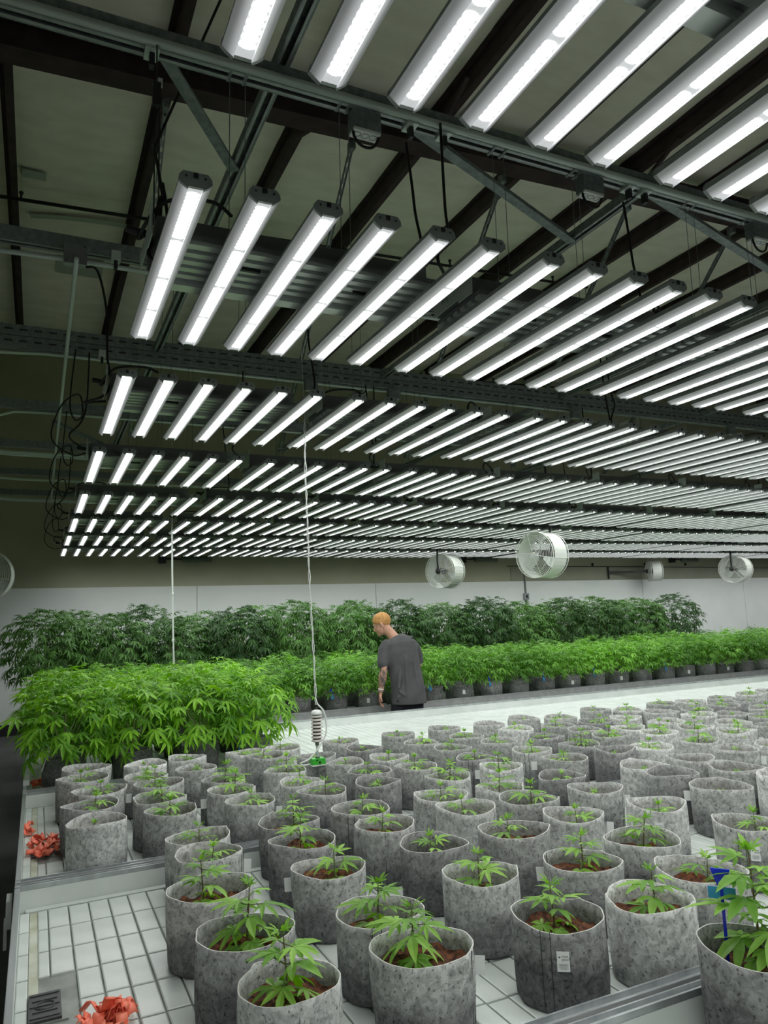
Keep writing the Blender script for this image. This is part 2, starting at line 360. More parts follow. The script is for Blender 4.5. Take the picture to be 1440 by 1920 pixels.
for i, y in enumerate(SY):
    nm = 'overhead out of frame' if i == 0 else od(i-1)+' from the camera'
    t = empty('strut_channel', (-.9 if i else .2, y, SZ), label='grey metal strut channel running across under the roof, %s' % nm, cat='strut', group='strut channels')
    s = strut_mesh(xe[i]+.9, slots=(i in (3,)))
    s.build('channel', [MT['galv'], MT['alu_dull'], MT['black2']], t)
    if i == 3:
        strut_mesh(xe[i]+.9, slots=True).build('channel', [MT['galv'], MT['alu_dull'], MT['black2']], t, loc=(0, .0, .09))
    for j in range(int(xe[i]/2) if i == 0 else 0):
        x = .9+.4+j*2.0
        G().tube([(x, .02, .08), (x, .02, cz(x-.9)-SZ-.22)], .0045, 5).build('threaded_rod', MT['galv'], t)
for y in (-2.48, -.815):
    t = empty('strut_channel', (-.9, y, SZ), label='grey metal strut channel behind the camera, %s' % ('rear' if y < -2 else 'front'), cat='strut', group='strut channels')
    strut_mesh(8).build('channel', [MT['galv'], MT['alu_dull'], MT['black2']], t)
    for x in (1, 3, 5): G().tube([(x, 0, .08), (x, 0, cz(x-.9)-SZ-.1)], .0045, 5).build('threaded_rod', MT['galv'], t)
# pale conduits slung under the struts along X
def conduit(pts, r, label, n=8, m='conduit', cat='conduit'):
    return tag(G().tube(pts, r, n).build('conduit', MT[m], smooth=True), label, cat)
conduit([(-.9, SY[1]-.045, SZ+.012), (6, SY[1]-.045, SZ+.012)], .017, 'pale conduit along the nearest strut channel, at top left')
conduit([(-.9, SY[2]+.06, SZ-.035), (-.2, SY[2]+.05, SZ-.03), (0.08, SY[2], SZ-.045), (8, SY[2], SZ-.04)], .015, 'pale conduit along the second strut channel through the grey junction box')
def arc(p, q, r_, n=6): return
conduit([(-.62, 5.9, 2.0), (-.60, 5.9, 3.3), (-.585, 5.9, 3.5), (-.54, 5.9, 3.64), (-.45, 5.9, 3.73), (-.3, 5.89, 3.77), (0, 5.87, 3.785), (5, 5.87, 3.785)], .014, 'thin conduit bending down at far left below the third strut channel')
conduit([(-.50, 7.55, 2.6), (-.49, 7.55, 3.4), (-.47, 7.55, 3.6), (-.40, 7.55, 3.72), (-.25, 7.55, 3.775), (0, 7.55, 3.785), (6, 7.55, 3.785)], .014, 'thin conduit bending down at left below the fourth strut channel')
conduit([(-.70, 7.7, 1.9), (-.69, 7.7, 3.2), (-.64, 7.7, 3.5), (-.55, 7.7, 3.7)], .012, 'short upright conduit at the left edge with strap clamps')
for k, (y, z) in enumerate(((9.1, 3.72), (9.22, 3.72), (10.75, 3.72), (12.32, 3.70), (12.44, 3.70))):
    lab = ['front pale conduit of the pair under the fifth strut channel', 'rear pale conduit of the pair under the fifth strut channel', 'pale conduit running below the sixth strut channel at left',
           'front pale conduit of the lowest pair near the back wall', 'rear pale conduit of the lowest pair near the back wall'][k]
    conduit([(-1.9, y, z+.05), (-.8, y, z+.03), (-.3, y, z), (9+k, y, z)], .018, lab)
# conduit running away from the junction box
conduit([(.14, 4.05, 3.70), (.14, 4.3, 3.70), (.14, 9.0, 3.70), (.15, 12.3, 3.66)], .013, 'long thin conduit running back from the grey junction box towards the far wall')
t = empty('junction_box', (.135, 4.12, 3.70), label='square grey junction box on the second strut channel at left', cat='junction box')
G().box((0, 0, .05), (.115, .05, .11)).build('box_body', MT['alu_dull'], t); G().box((0, -.027, .05), (.118, .006, .115)).build('cover', MT['driver'], t)
g = G()
for sx in (-1, 1): g.blob((sx*.045, -.031, .05+sx*.045), (.005, .003, .005), n=8, m=4)
g.build('screw', MT['black2'], t)
def hang_cable(name, pts, r, label, cat='cable', m='black', group=None, n=6):
    return tag(G().tube(pts, r, n).build(name, MT[m], smooth=True), label, cat, group)
def smoothpath(P, k=6):
    P = [Vector(p) for p in P]; out = []
    for i in range(len(P)-1):
        a = P[max(i-1, 0)]; b = P[i]; c = P[i+1]; d = P[min(i+2, len(P)-1)]
        for j in range(k):
            t = j/k; out.append(.5*((2*b)+(c-a)*t+(2*a-5*b+4*c-d)*t*t+(3*b-a-3*c+d)*t**3))
    out.append(P[-1]); return out
hang_cable('power_cable', smoothpath([(.19, 4.09, 3.68), (.25, 4.08, 3.66), (.30, 4.1, 3.45), (.31, 4.12, 3.2), (.33, 4.13, 3.05), (.29, 4.14, 2.97), (.2, 4.15, 2.93), (.31, 4.16, 2.95)]), .007,
           'black cable drooping from the grey junction box to the second row of lights')
# round-bodied junction boxes with knock-out face painted as lit from below, hanging under the first strut
for k, x in enumerate((1.13, 2.33, 3.52)):
    t = empty('junction_box', (x+.05, SY[1]+.01, SZ-.085), label='grey junction box with underside coloured as lit, %s along the nearest strut channel' % od(k), cat='junction box', group='junction boxes on nearest strut')
    G().box((0, 0, .045), (.125, .06, .085)).build('box_body', MT['galv'], t)
    G().box((0, -.0, -.003), (.12, .058, .012)).build('cover', MT['white_p'], t)
    g = G()
    for q in (-.036, 0, .036): g.ring(.015, .0015, (q, 0, -.010), None, 14, 4)
    g.build('knockout', MT['mark2'], t)
    hang_cable('cable_loop', smoothpath([(x, SY[1], SZ-.05), (x-.005, SY[1], SZ-.11), (x+.03, SY[1], SZ-.15), (x+.085, SY[1], SZ-.14), (x+.12, SY[1], SZ-.06)]), .006,
               'short black cable loop under the %s junction box of nearest strut' % od(k), 'cable', group='cable loops at junction boxes')
for i, x in enumerate((2.1, 2.9, 5.0, 7.3)):
    y = SY[3]; t = empty('junction_box', (x, y-.06, SZ-.06), label='small grey junction box under the third strut channel, %s from left' % od(i), cat='junction box')
    G().box((0, 0, 0), (.11, .05, .10)).build('box_body', MT['galv'], t); G().box((0, 0, -.052), (.10, .045, .006)).build('cover', MT['alu_dull'], t)
# clamps on first strut
for i, (x, y) in enumerate(((.322, SY[1]), (1.385, SY[1]), (1.55, SY[1]), (2.61, SY[1]), (2.715, SY[1]), (-.02+.37, SY[2]), (.4, 5.82))):
    t = empty('beam_clamp', (x, y-.01, SZ+.02), label='pale metal beam clamp, %s' % ['leftmost on the nearest strut channel', 'second on the nearest strut channel', 'third on the nearest strut channel', 'fourth on the nearest strut channel',
              'fifth on the nearest strut channel', 'on the second strut channel by the junction box', 'on the third strut channel at left'][i], cat='clamp')
    G().box((0, 0, -.01), (.05, .07, .05)).build('saddle', MT['conduit'], t); G().box((0, -.0, -.055), (.018, .03, .06)).build('hook', MT['black2'], t)
# long struts along Y on top of the X struts and 45 degree sway braces down from the rafter
for k, x in enumerate((.815, 2.82, 4.85, 6.9, 9.0)):
    t = empty('strut_channel', (x, .9, SZ+.09), label='dark strut channel running away from the camera over the cross channels, %s from left' % od(k), cat='strut', group='lengthwise strut channels')
    Ly = (9.8, 9.0, 11, 11, 11)[k]-.9
    g = G().box((0, Ly/2, .045), (.05, Ly, .006)).box((-.027, Ly/2, .022), (.006, Ly, .05)).box((.027, Ly/2, .022), (.006, Ly, .05)).box((-.018, Ly/2, .002), (.012, Ly, .006), mi=1).box((.018, Ly/2, .002), (.012, Ly, .006), mi=1)
    g.build('channel', [MT['galv'], MT['alu_dull']], t)
for k, x in enumerate((.93, 2.76, 4.60, 6.45, 8.3)):
    t = empty('sway_brace', (x, 6.22, cz(x)-.54), label='slotted steel brace slanting down from the rafter, %s from left' % od(k), cat='brace', group='sway braces')
    dz = (cz(x)-.54)-3.92
    a = Vector((0, 0, 0)); b = Vector((0, dz, -dz))
    G().box((0, .03, -.02), (.05, .10, .10)).build('bracket', MT['galv'], t)
    g = G()
    for s in (-1, 1): g.bar(a+Vector((s*.017, 0, 0)), b+Vector((s*.017, 0, 0)), .007, .04)
    n = 34
    for i in range(n): 
        p = a+(b-a)*((i+.5)/n); g.bar(p-Vector((0, .022, -.022)), p+Vector((0, .022, -.022)), .028, .004, mi=1)
    g.build('slotted_channel', [MT['galv'], MT['alu_dull']], t)
    G().box(b, (.06, .05, .05)).build('bracket', MT['galv'], t)
for k, (a, b) in enumerate((((.36, 2.60, 3.90), (.80, 3.22, 3.875)), ((1.36, 2.60, 3.90), (2.80, 3.16, 3.875)), ((2.84, 2.62, 3.90), (4.84, 3.12, 3.875)), ((4.88, 2.62, 3.90), (6.88, 3.2, 3.875)))):
    t = G().bar(a, b, .05, .012); t.bar(Vector(a)+Vector((0, 0, .02)), Vector(b)+Vector((0, 0, .02)), .006, .045)
    tag(t.build('corner_brace', MT['galv']), 'flat diagonal corner brace from the nearest strut channel, %s from left' % od(k), 'brace', 'corner braces')
for k, (xa, y) in enumerate(((3.0, 8.35), (4.9, 8.2), (6.9, 8.0), (1.0, 9.9))):
    g = G().bar((xa-.9, y-1.5, 3.93), (xa, y, 3.93), .045, .04)
    tag(g.build('corner_brace', MT['galv']), 'diagonal brace among the far cross channels, %s' % ['above the third fixture row', 'right of the first diagonal', 'rightmost of the far diagonals', 'nearest the left rear corner'][k], 'brace', 'far corner braces')
# black sprinkler pipes
for k, (y, xa, xb) in enumerate(((8.75, -.75, 8), (13.6, -.55, 14))):
    t = empty('sprinkler_pipe', (xa, y, cz(xa)-.30), label='thin black sprinkler pipe under the roof, %s' % ['just beyond the rafter', 'close to the back wall'][k], cat='pipe', group='sprinkler pipes')
    G().tube([(0, 0, 0), (xb-xa, 0, .04*(xb-xa))], .022, 8).build('pipe', MT['black2'], t, smooth=True)
    for j in range(6 if k else 5):
        x = .45+j*1.9
        G().tube([(x, 0, .0), (x, 0, .07)], .014, 6).blob((x, 0, .085), (.028, .028, .02), n=8, m=4).build('sprinkler_head', MT['black2'], t, loc=(0, 0, .04*x))
# thin rope sloping at top left
hang_cable('black_rope', [(.85, 2.55, 4.9), (.40, 3.0, 3.75), (.36, 2.45, 3.18)], .006, 'thin black rope slanting from the roof down to the coiled cord at upper left', 'rope')
hang_cable('coiled_cord', smoothpath([(.355, 2.45, 3.25), (.37, 2.45, 3.15), (.37, 2.45, 3.10), (.35, 2.45, 3.05), (.335, 2.45, 3.12), (.35, 2.45, 3.2), (.345, 2.45, 3.1), (.32, 2.45, 3.02), (.31, 2.45, 2.98), (.33, 2.44, 2.95), (.36, 2.44, 2.95)]), .006,
           'coiled black cord hanging beside the first light of the front row', 'cord')
t = empty('ratchet_hanger', (.335, 2.47, 3.60), label='black ratchet strap hanger below the leftmost clamp on the nearest channel', cat='hanger')
G().box((0, 0, 0), (.028, .02, .09)).build('ratchet_body', MT['black2'], t); G().box((.012, 0, .05), (.016, .014, .03)).build('release', MT['conduit'], t)
G().tube([(0, 0, .04), (0, 0, .2)], .003, 5).build('hook_rod', MT['black2'], t); G().tube([(-.006, 0, -.04), (-.006, 0, -.5)], .0025, 5).build('cord', MT['black2'], t); G().tube([(.010, 0, -.04), (.010, 0, -.5)], .0025, 5).build('cord', MT['black2'], t)

# ================================================================ GROW LIGHTS
LZ, LL, BW = 2.90, 1.145, .088
def zout(u): return -.004-.0235*(1-u*u)
def bar_mesh(xl=.0185, zl=-.0238, zr=-.0185):
    g = G(); prof = []
    for u in (-1, -.93, -.83, -.7, -.56): prof.append((u*BW/2, zout(u)))
    prof += [(-xl-.001, zl), (-xl, zr), (xl, zr), (xl+.001, zl)]
    for u in (.56, .7, .83, .93, 1): prof.append((u*BW/2, zout(u)))
    n = len(prof)
    top = [(BW/2-.002, .010), (BW/2-.012, .022), (-BW/2+.012, .022), (-BW/2+.002, .010)]
    P = prof+top; m = len(P); V = []
    for y in (0, LL): V += [(x, y, z) for x, z in P]
    F = []; mi = []
    for i in range(m): F.append((i, (i+1) % m, m+(i+1) % m, m+i))
    g.add(V, F[:n-1], 0); g.add(V, F[n-1:], 1)
    for i in range(n-1): g.m[i] = 0
    if zr > -.01: g.m[5] = g.m[7] = 3
    # end caps with a notch and screws
    for y, s in ((0, -1), (LL, 1)):
        Q = [(x*1.04, y+s*.006, z*1.05) for x, z in P]; Q0 = [(x*1.04, y-s*.004, z*1.05) for x, z in P]
        g.add(Q, [tuple(range(m)) if s < 0 else tuple(range(m-1, -1, -1))], 1); g.add(Q+Q0, [(i, (i+1) % m, m+(i+1) % m, m+i) for i in range(m)], 1)
    g.box((0, -.008, .012), (.012, .006, .014), mi=2)
    for sx in (-.026, .026): g.blob((sx, -.008, .008), (.004, .003, .004), n=6, m=3, mi=2)
    me = g.mesh('light_bar', [MT['lens'], MT['alu_dull'], MT['black2'], MT['added_baffle']])
    me.polygons.foreach_set('use_smooth', [i < n-1 and i not in (4, 5, 6, 7, 8) for i in range(len(me.polygons))]); return me
def zarc(x): return ZS
def strip_near():
    g = G()
    for s in range(4):
        y0 = .018+s*.2775; n = 13; st = .262/n
        V = []; k = 0; ys = []
        for i in range(n):
            for a in (0, .25, .5, .75): ys.append((y0+(i+a)*st+.004, .0110+.0064*math.sin(PI*a)))
        ys.append((y0+n*st+.004, .0110))
        ys[0] = (ys[0][0], .006); ys[-1] = (ys[-1][0], .006)
        for y, w_ in ys:
            for x in (-w_, 0, w_): V.append((x, y, zarc(x)))
        F = []
        for i in range(len(ys)-1):
            b = i*3; F += [(b, b+3, b+4, b+1), (b+1, b+4, b+5, b+2)]
        g.add(V, F)
    return g.mesh('led_strip', MT['led'])
def strip_far(wd=.019):
    g = G()
    for s in range(4):
        y0 = .016+s*.2775; y1 = y0+.272
        g.add([(-wd, y0, zarc(wd)), (0, y0, zarc(0)), (wd, y0, zarc(wd)), (-wd, y1, zarc(wd)), (0, y1, zarc(0)), (wd, y1, zarc(wd))], [(0, 3, 4, 1), (1, 4, 5, 2)])
    return g.mesh('led_strip', MT['ledf'])
ZS = -.0192; ME_BAR, ME_SN = bar_mesh(), strip_near()
ZS = -.0082; ME_BARF, ME_SF = bar_mesh(.0215, -.0205, -.0075), strip_far(.0195)  # far bars: deeper recess shaped to cut light at low angles
FW = .955
def spine_mesh():
    g = G().box((FW/2, .62, .125), (FW+.06, .24, .085))
    return g.mesh('driver_housing', [MT['driver']])
def fins_mesh():
    g = G()
    for i, (y, w_) in enumerate(((.44, .035), (.50, .03), (.555, .03), (.61, .03), (.665, .03), (.73, .055))):
        g.box((FW/2, y, .052 if i < 5 else .045), (FW+.04, w_, .012 if i < 5 else .03), mi=0)
    g.box((FW/2, .58, .066), (FW+.05, .33, .016), mi=1)
    g.box((FW*.28, .53, .043), (.12, .012, .012), mi=2); g.box((FW*.78, .56, .043), (.10, .012, .012), mi=2)
    return g.mesh('heat_sink', [MT['fin'], MT['driver'], MT['black2']])
def plate_mesh():
    g = G().box((-.055, .57, .10), (.004, .30, .06)).box((-.055, .48, .145), (.004, .07, .08)).box((-.056, .47, .12), (.004, .10, .13))
    return g.mesh('end_plate', [MT['conduit']])
def wires_mesh():
    g = G()
    g.tube([(0, .67, .165), (.01, .67, .91)], .0018, 4); g.box((.01, .67, .905), (.012, .075, .016))
    return g.mesh('hanger_wire', [MT['galv']])
def cord_mesh(k):
    g = G()
    if k == 0: P = [(-.05, .58, .14), (-.09, .57, .15), (-.15, .56, .19), (-.11, .58, .25), (-.04, .60, .21), (.0, .62, .18), (.05, .66, .18)]
    elif k == 1: P = [(-.05, .58, .14), (-.10, .52, .14), (-.18, .46, .20), (-.10, .50, .32), (-.06, .58, .5), (-.05, .60, .9)]
    else: P = [(-.05, .58, .14), (-.08, .58, .12), (-.02, .40, .16), (.12, .36, .17), (.2, .42, .17)]
    g.tube(smoothpath(P), .0065, 5); g.tube([(-.12, .57, .14), (-.045, .58, .135)], .013, 6)
    return g.mesh('power_cord', [MT['black']], True)
ME_SP, ME_FN, ME_PL, ME_WI = spine_mesh(), fins_mesh(), plate_mesh(), wires_mesh()
ME_CO = [cord_mesh(k) for k in range(3)]
def text_mesh(body, size, m, align='CENTER'):
    cu = bpy.data.curves.new('t', 'FONT'); cu.body = body; cu.size = size; cu.align_x = align; cu.align_y = 'CENTER'; cu.resolution_u = 2
    cu.space_line = .8
    o = bpy.data.objects.new('t', cu); COL.objects.link(o); dg = bpy.context.evaluated_depsgraph_get(); dg.update()
    me = bpy.data.meshes.new_from_object(o.evaluated_get(dg)); bpy.data.objects.remove(o); me.materials.clear(); me.materials.append(m)
    return me
ME_FTX = text_mesh('FTX', .028, MT['mark'])
FP = 1.197
NFIX = {-2: (-1, 5), -1: (-1, 5), 0: (0, 5), 1: (0, 6), 2: (0, 7), 3: (0, 8), 4: (0, 12), 5: (0, 14), 6: (0, 16), 7: (0, 18)}
ROWN = {-2: 'second row behind the camera', -1: 'row just behind the camera', 0: 'overhead row at top of the photo', 1: 'front full row', 2: 'second full row', 3: 'third full row', 4: 'fourth full row',
        5: 'fifth full row', 6: 'sixth full row', 7: 'rearmost row'}
for k, (i0, i1) in NFIX.items():
    yr = 1.85+1.667*(k-1)+(.02 if k == 0 else 0)
    for i in range(i0, i1):
        zz = LZ+(0 if k < 3 else rnd.uniform(-.008, .008)); 
        t = empty('grow_light', (.354+FP*i, yr, zz), label='lit six-bar LED light, %s from left in the %s' % (od(i-min(i0, 0)), ROWN[k]), cat='grow light', group='LED grow lights')
        t.rotation_euler = (rnd.uniform(-.004, .004), rnd.uniform(-.003, .003), 0)
        for b in range(6):
            lb = link('light_bar', ME_BAR if k <= 1 else ME_BARF, t, (b*.191, 0, 0)); link('led_strip', ME_SN if -1 <= k <= 1 else ME_SF, lb)
        link('driver_housing', ME_SP, t); link('heat_sink', ME_FN, t); pl = link('end_plate', ME_PL, t)
        if k in (0, 1, 2): link('print', ME_FTX, pl, (-.0592, .62, .105), (PI/2, 0, -PI/2))
        [link('hanger_wire', ME_WI, t, (x_, 0, 0)) for x_ in (.25, .31, .70, .74)]; link('power_cord', ME_CO[rnd.randrange(3) if (k, i) not in ((1, 0), (2, 0)) else 2], t)
# hanging black cords between struts and lights
for k, (x, y, z0, z1) in enumerate(((1.39, 2.56, 3.75, 3.10), (2.62, 2.56, 3.75, 3.10), (1.45, 4.1, 3.78, 3.02), (3.9, 4.2, 3.78, 3.0), (2.6, 5.75, 3.78, 3.0), (5.1, 5.8, 3.78, 3.0), (3.4, 7.4, 3.75, 3.0), (6.2, 7.5, 3.75, 3.0), (1.7, 7.4, 3.75, 3.0))):
    hang_cable('drop_cord', smoothpath([(x, y, z0), (x+.02, y, z0-.2), (x+.03, y, (z0+z1)/2), (x+.06, y, z1+.12), (x-.02, y-.03, z1), (x-.15, y-.05, z1-.02)]), .006,
               'black drop cord from the %s strut channel, %s' % (od(0 if y < 3 else 1 if y < 5 else 2 if y < 6.5 else 3), ['left one', 'right one', 'left one', 'right one', 'left one', 'right one', 'middle one', 'right one', 'left one'][k]), 'cord', group='drop cords')
for k, (y, z, w_) in enumerate(((4.0, 3.0, .3), (5.8, 3.02, .2), (7.5, 3.02, .16), (9.2, 3.0, .2), (10.9, 2.98, .2), (12.4, 2.97, .16))):
    P = [(.30, y, z), (.2, y, z-.02), (.12-w_*.3, y, z+.1), (.14-w_*.1, y, z+.35), (.24, y, z+.45), (.27, y, z+.3), (.22, y, z+.25), (.18, y, z+.38), (.21, y, z+.8)]
    if k == 0: continue
    hang_cable('looped_cord', smoothpath(P), .006, 'looped black cord at the left end of the %s row of lights' % ['', 'third', 'fourth', 'fifth', 'sixth', 'rearmost'][k], 'cord', group='looped cords at left')
# ================================================================ ROLLING BENCHES
TZ = .70
BXE = 15.0
def rail(g, y, x0, x1, inner, w_=.036):
    """aluminium rim along X, outer edge at y, the tray on the side of inner (+1/-1)"""
    yi = y+inner*w_; yc = (y+yi)/2
    g.box(((x0+x1)/2, yc, TZ+.058), (x1-x0, w_-.002, .006)); 
    g.box(((x0+x1)/2, y+inner*.003, TZ+.03), (x1-x0, .004, .085), mi=0)
    g.box(((x0+x1)/2, yi-inner*.003, TZ+.067), (x1-x0, .006, .016), mi=1)
    g.box(((x0+x1)/2, y+inner*.004, TZ+.066), (x1-x0, .005, .014), mi=1)
ME_PAD = None
def pad_mesh(sx, sy_, name='tray_pad'):
    g = G(); x, y, c, h = sx/2, sy_/2, .0035, .008
    g.add([(-x, -y, -h), (x, -y, -h), (x, y, -h), (-x, y, -h), (-x, -y, -.002), (x, -y, -.002), (x, y, -.002), (-x, y, -.002), (-x+c, -y+c, 0), (x-c, -y+c, 0), (x-c, y-c, 0), (-x+c, y-c, 0)],
          [(0, 1, 5, 4), (1, 2, 6, 5), (2, 3, 7, 6), (3, 0, 4, 7), (4, 5, 9, 8), (5, 6, 10, 9), (6, 7, 11, 10), (7, 4, 8, 11), (8, 9, 10, 11)])
    return g
def bench(y0, y1, label, npart=0, rows=8, drain=None, xl=-.046):
    t = empty('rolling_bench', (0, 0, 0), label=label, cat='bench')
    ya, yb = y0+.036, y1-.036
    g = G()       # liner: sloping walls and grooved bottom
    sl = .026
    V = [(xl+.01, ya, TZ+.058), (BXE, ya, TZ+.058), (BXE, yb, TZ+.058), (xl+.01, yb, TZ+.058), (xl+.022, ya+sl, TZ-.008), (BXE-.02, ya+sl, TZ-.008), (BXE-.02, yb-sl, TZ-.008), (xl+.022, yb-sl, TZ-.008)]
    g.add(V, [(0, 1, 5, 4), (1, 2, 6, 5), (2, 3, 7, 6), (3, 0, 4, 7)]); g.add(V[4:], [(0, 1, 2, 3)], 1)
    g.box(((xl+BXE)/2, (ya+yb)/2, TZ-.02), (BXE-xl-.05, yb-ya-.06, .006), mi=0)
    # moulded flat borders
    g.box(((xl+BXE)/2, ya+sl+.012, TZ-.003), (BXE-xl-.08, .024, .008)); g.box(((xl+BXE)/2, yb-sl-.018, TZ-.003), (BXE-xl-.08, .036, .008))
    g.build('tray_liner', [MT['tray'], MT['groove']], t)
    g = G(); rail(g, y0, xl, BXE, 1); rail(g, y1, xl, BXE, -1)
    g.build('rim_rail', [MT['rim'], MT['alu']], t)
    g = G(); g.box((xl+.004, (y0+y1)/2, TZ+.0), (.008, y1-y0-.006, .14)).box((xl+.01, (y0+y1)/2, TZ+.066), (.018, y1-y0-.006, .012), mi=1).box((xl-.002, (y0+y1)/2, TZ-.03), (.006, y1-y0-.006, .01), mi=1)
    g.build('end_rail', [MT['rim'], MT['alu']], t)
    G().box((BXE, (y0+y1)/2, TZ+.0), (.008, y1-y0-.006, .14)).build('end_rail', MT['alu'], t)
    G().box(((xl+BXE)/2, y0+.25, TZ-.06), (BXE-xl-.1, .04, .06)).box(((xl+BXE)/2, y1-.25, TZ-.06), (BXE-xl-.1, .04, .06)).build('frame_beam', MT['alu_dull'], t)
    for x in [.25+i*2.3 for i in range(7)]:
        G().box((x, y0+.25, (TZ-.09)/2), (.05, .05, TZ-.09)).box((x, y1-.25, (TZ-.09)/2), (.05, .05, TZ-.09)).box((x, (y0+y1)/2, .25), (.04, y1-y0-.5, .04)).build('leg_frame', MT['galv'], t)
    pa, pb = ya+sl+.028, yb-sl-.040; py = (pb-pa)/rows; px = .0692
    cols = int((BXE-.1)/px)
    gp = G(); me = pad_mesh(px-.0055, py-.009).mesh('tray_pad', MT['pad']); ml = pad_mesh(.030, py-.009).mesh('tray_pad', MT['pad']); cnt = 0
    for c in range(-1, cols):
        for r in range(rows):
            y = pa+(r+.5)*py+(.004 if c % 2 else 0)
            if c == -1: x = -.009; m_ = ml
            elif c == 0: x = .0495; m_ = ml
            else: x = .0665+(c-.5)*px; m_ = me
            if drain is not None and c in (-1, 0, 1) and drain[0] < y < drain[1] and c >= 0: continue
            if cnt < npart: link('tray_pad', m_, t, (x, y, TZ)); cnt += 1
            else:
                b = pad_mesh(px-.0055 if c > 0 else .030, py-.009); gp.add([(v[0]+x, v[1]+y, v[2]+TZ) for v in b.v], b.f)
    o = gp.build('moulded_pads', MT['pad'], t); o['kind'] = 'stuff'
    G().box((.021, (pa+pb)/2, TZ-.0065), (.026, pb-pa, .004)).build('drain_gutter', MT['gutter'], t)
    if drain is not None:
        yc = (drain[0]+drain[1])/2
        G().box((.058, yc, TZ-.006), (.10, py-.02, .006)).build('drain_recess', MT['groove'], t)
        g = G().box((.050, yc, TZ-.002), (.082, py-.03, .012))
        for q in range(5): g.box((.050, yc-.066+q*.033, TZ+.005), (.074-.012*(q % 2), .006, .003))
        g.ring(.024, .0025, (.050, yc, TZ+.005), None, 16, 4); g.build('drain_grate', MT['grate'], t)
    return t
bench(-.24, 1.503, 'nearest rolling bench, its edge at bottom right holding the largest plant', 0)
bench(1.517, 3.238, 'rolling bench with white gridded tray at lower left, full of young potted seedlings', 292, drain=(2.24, 2.50))
bench(3.262, 4.988, 'second rolling bench of young potted seedlings, behind the lower left tray', 200, drain=(3.80, 4.05))
bench(5.012, 6.875, 'rolling bench with bushy plants at left and a long bare white tray at right', 0)
bench(7.365, 9.10, 'long rolling bench beyond the aisle carrying rows of knee-high green plants', 0)
bench(9.60, 11.30, 'rearmost rolling bench under the tall dark green plants', 0)

# ================================================================ POTS AND SEEDLINGS
def pot_mesh(seed, fm, h=.205, R=.125, n=44):
    r_ = random.Random(seed); a2, p2, a3, p3 = r_.uniform(.015, .055), r_.uniform(0, 6), r_.uniform(.006, .02), r_.uniform(0, 6); hz, hp = r_.uniform(.003, .009), r_.uniform(0, 6)
    pk = r_.uniform(0, 6)
    def P(th, t, inn):
        k = t**1.5
        r = R*(.965+.02*math.sin(PI*t)+.015*t)*(1+k*(a2*math.cos(2*(th-p2))+a3*math.cos(3*(th-p3)))) - (.0032 if inn else 0)
        if t < .03: r -= .006
        r += .0016*math.sin(5*th+3*t+seed)+.0012*math.sin(11*th-5*t+seed*2)
        pinch = math.exp(-((math.atan2(math.sin(th-pk), math.cos(th-pk)))/.12)**2)*.006*k; r += pinch
        z = h*t+k*hz*math.cos(2*(th-hp))+pinch*.8
        return (r*math.cos(th), r*math.sin(th), z)
    g = G(); V = []; F = []; mi = []
    T = [0, .04, .25, .5, .75, .9, 1]; TI = [1, .85, .65, .4]
    for t in T: V += [P(2*PI*k/n, t, False) for k in range(n)]
    for t in TI: V += [P(2*PI*k/n, t, True) for k in range(n)]
    m = len(T)+len(TI)
    for i in range(m-1):
        for k in range(n): F.append((i*n+k, i*n+(k+1) % n, (i+1)*n+(k+1) % n, (i+1)*n+k)); mi.append(1 if i == len(T)-1 else 0)
    F.append(tuple(range(n-1, -1, -1))); mi.append(0)
    g.v = V; g.f = F; g.m = mi
    me = g.mesh('fabric_pot', [fm, MT['felt_edge']], True)
    return me
def soil_mesh(seed, z, bump=.010, R=.1135):
    g = G(); V = [(0, 0, z+bump*mnoise.noise(Vector((0, 0, seed))))]; F = []; n = 30; m = 8
    for i in range(1, m+1):
        for k in range(n):
            a = 2*PI*k/n; r = R*i/m; x, y = r*math.cos(a), r*math.sin(a)
            zz = z+bump*1.6*mnoise.noise(Vector((x*22, y*22, seed)))+bump*.8*mnoise.noise(Vector((x*60, y*60, seed)))+(.004 if i == m else 0)
            V.append((x, y, zz))
    for k in range(n): F.append((0, 1+k, 1+(k+1) % n))
    for i in range(m-1):
        for k in range(n): F.append((1+i*n+k, 1+(i+1)*n+k, 1+(i+1)*n+(k+1) % n, 1+i*n+(k+1) % n))
    return g.add(V, F).mesh('soil', MT['soil'], True)
POTM = {k: [pot_mesh(s+j, MT['felt_'+k]) for j in range(5)] for k, s in (('l', 1), ('m', 20), ('d', 40), ('x', 60))}
SOILZ = {0: .110, 1: .136, 2: .152}
SOILM = {k: [soil_mesh(j*3.1+k, SOILZ[k], .008 if k < 2 else .014) for j in range(3)] for k in SOILZ}
def leaflet(Lf, W, droop=.25, fold=.25, stations=((.22, .62), (.5, 1), (.78, .62))):
    V = [(0, 0, 0)]
    for s, w_ in stations:
        z = -droop*Lf*s*s
        V += [(s*Lf, W/2*w_, z+fold*W*.5*w_), (s*Lf, 0, z), (s*Lf, -W/2*w_, z+fold*W*.5*w_)]
    V.append((Lf, 0, -droop*Lf)); e = len(V)-1; ns = len(stations)
    F = [(0, 2, 1), (0, 3, 2)]
    for i in range(ns-1):
        a = 1+3*i; F += [(a, a+1, a+4, a+3), (a+1, a+2, a+5, a+4)]
    a = 1+3*(ns-1); F += [(a, a+1, e), (a+1, a+2, e)]
    return V, F
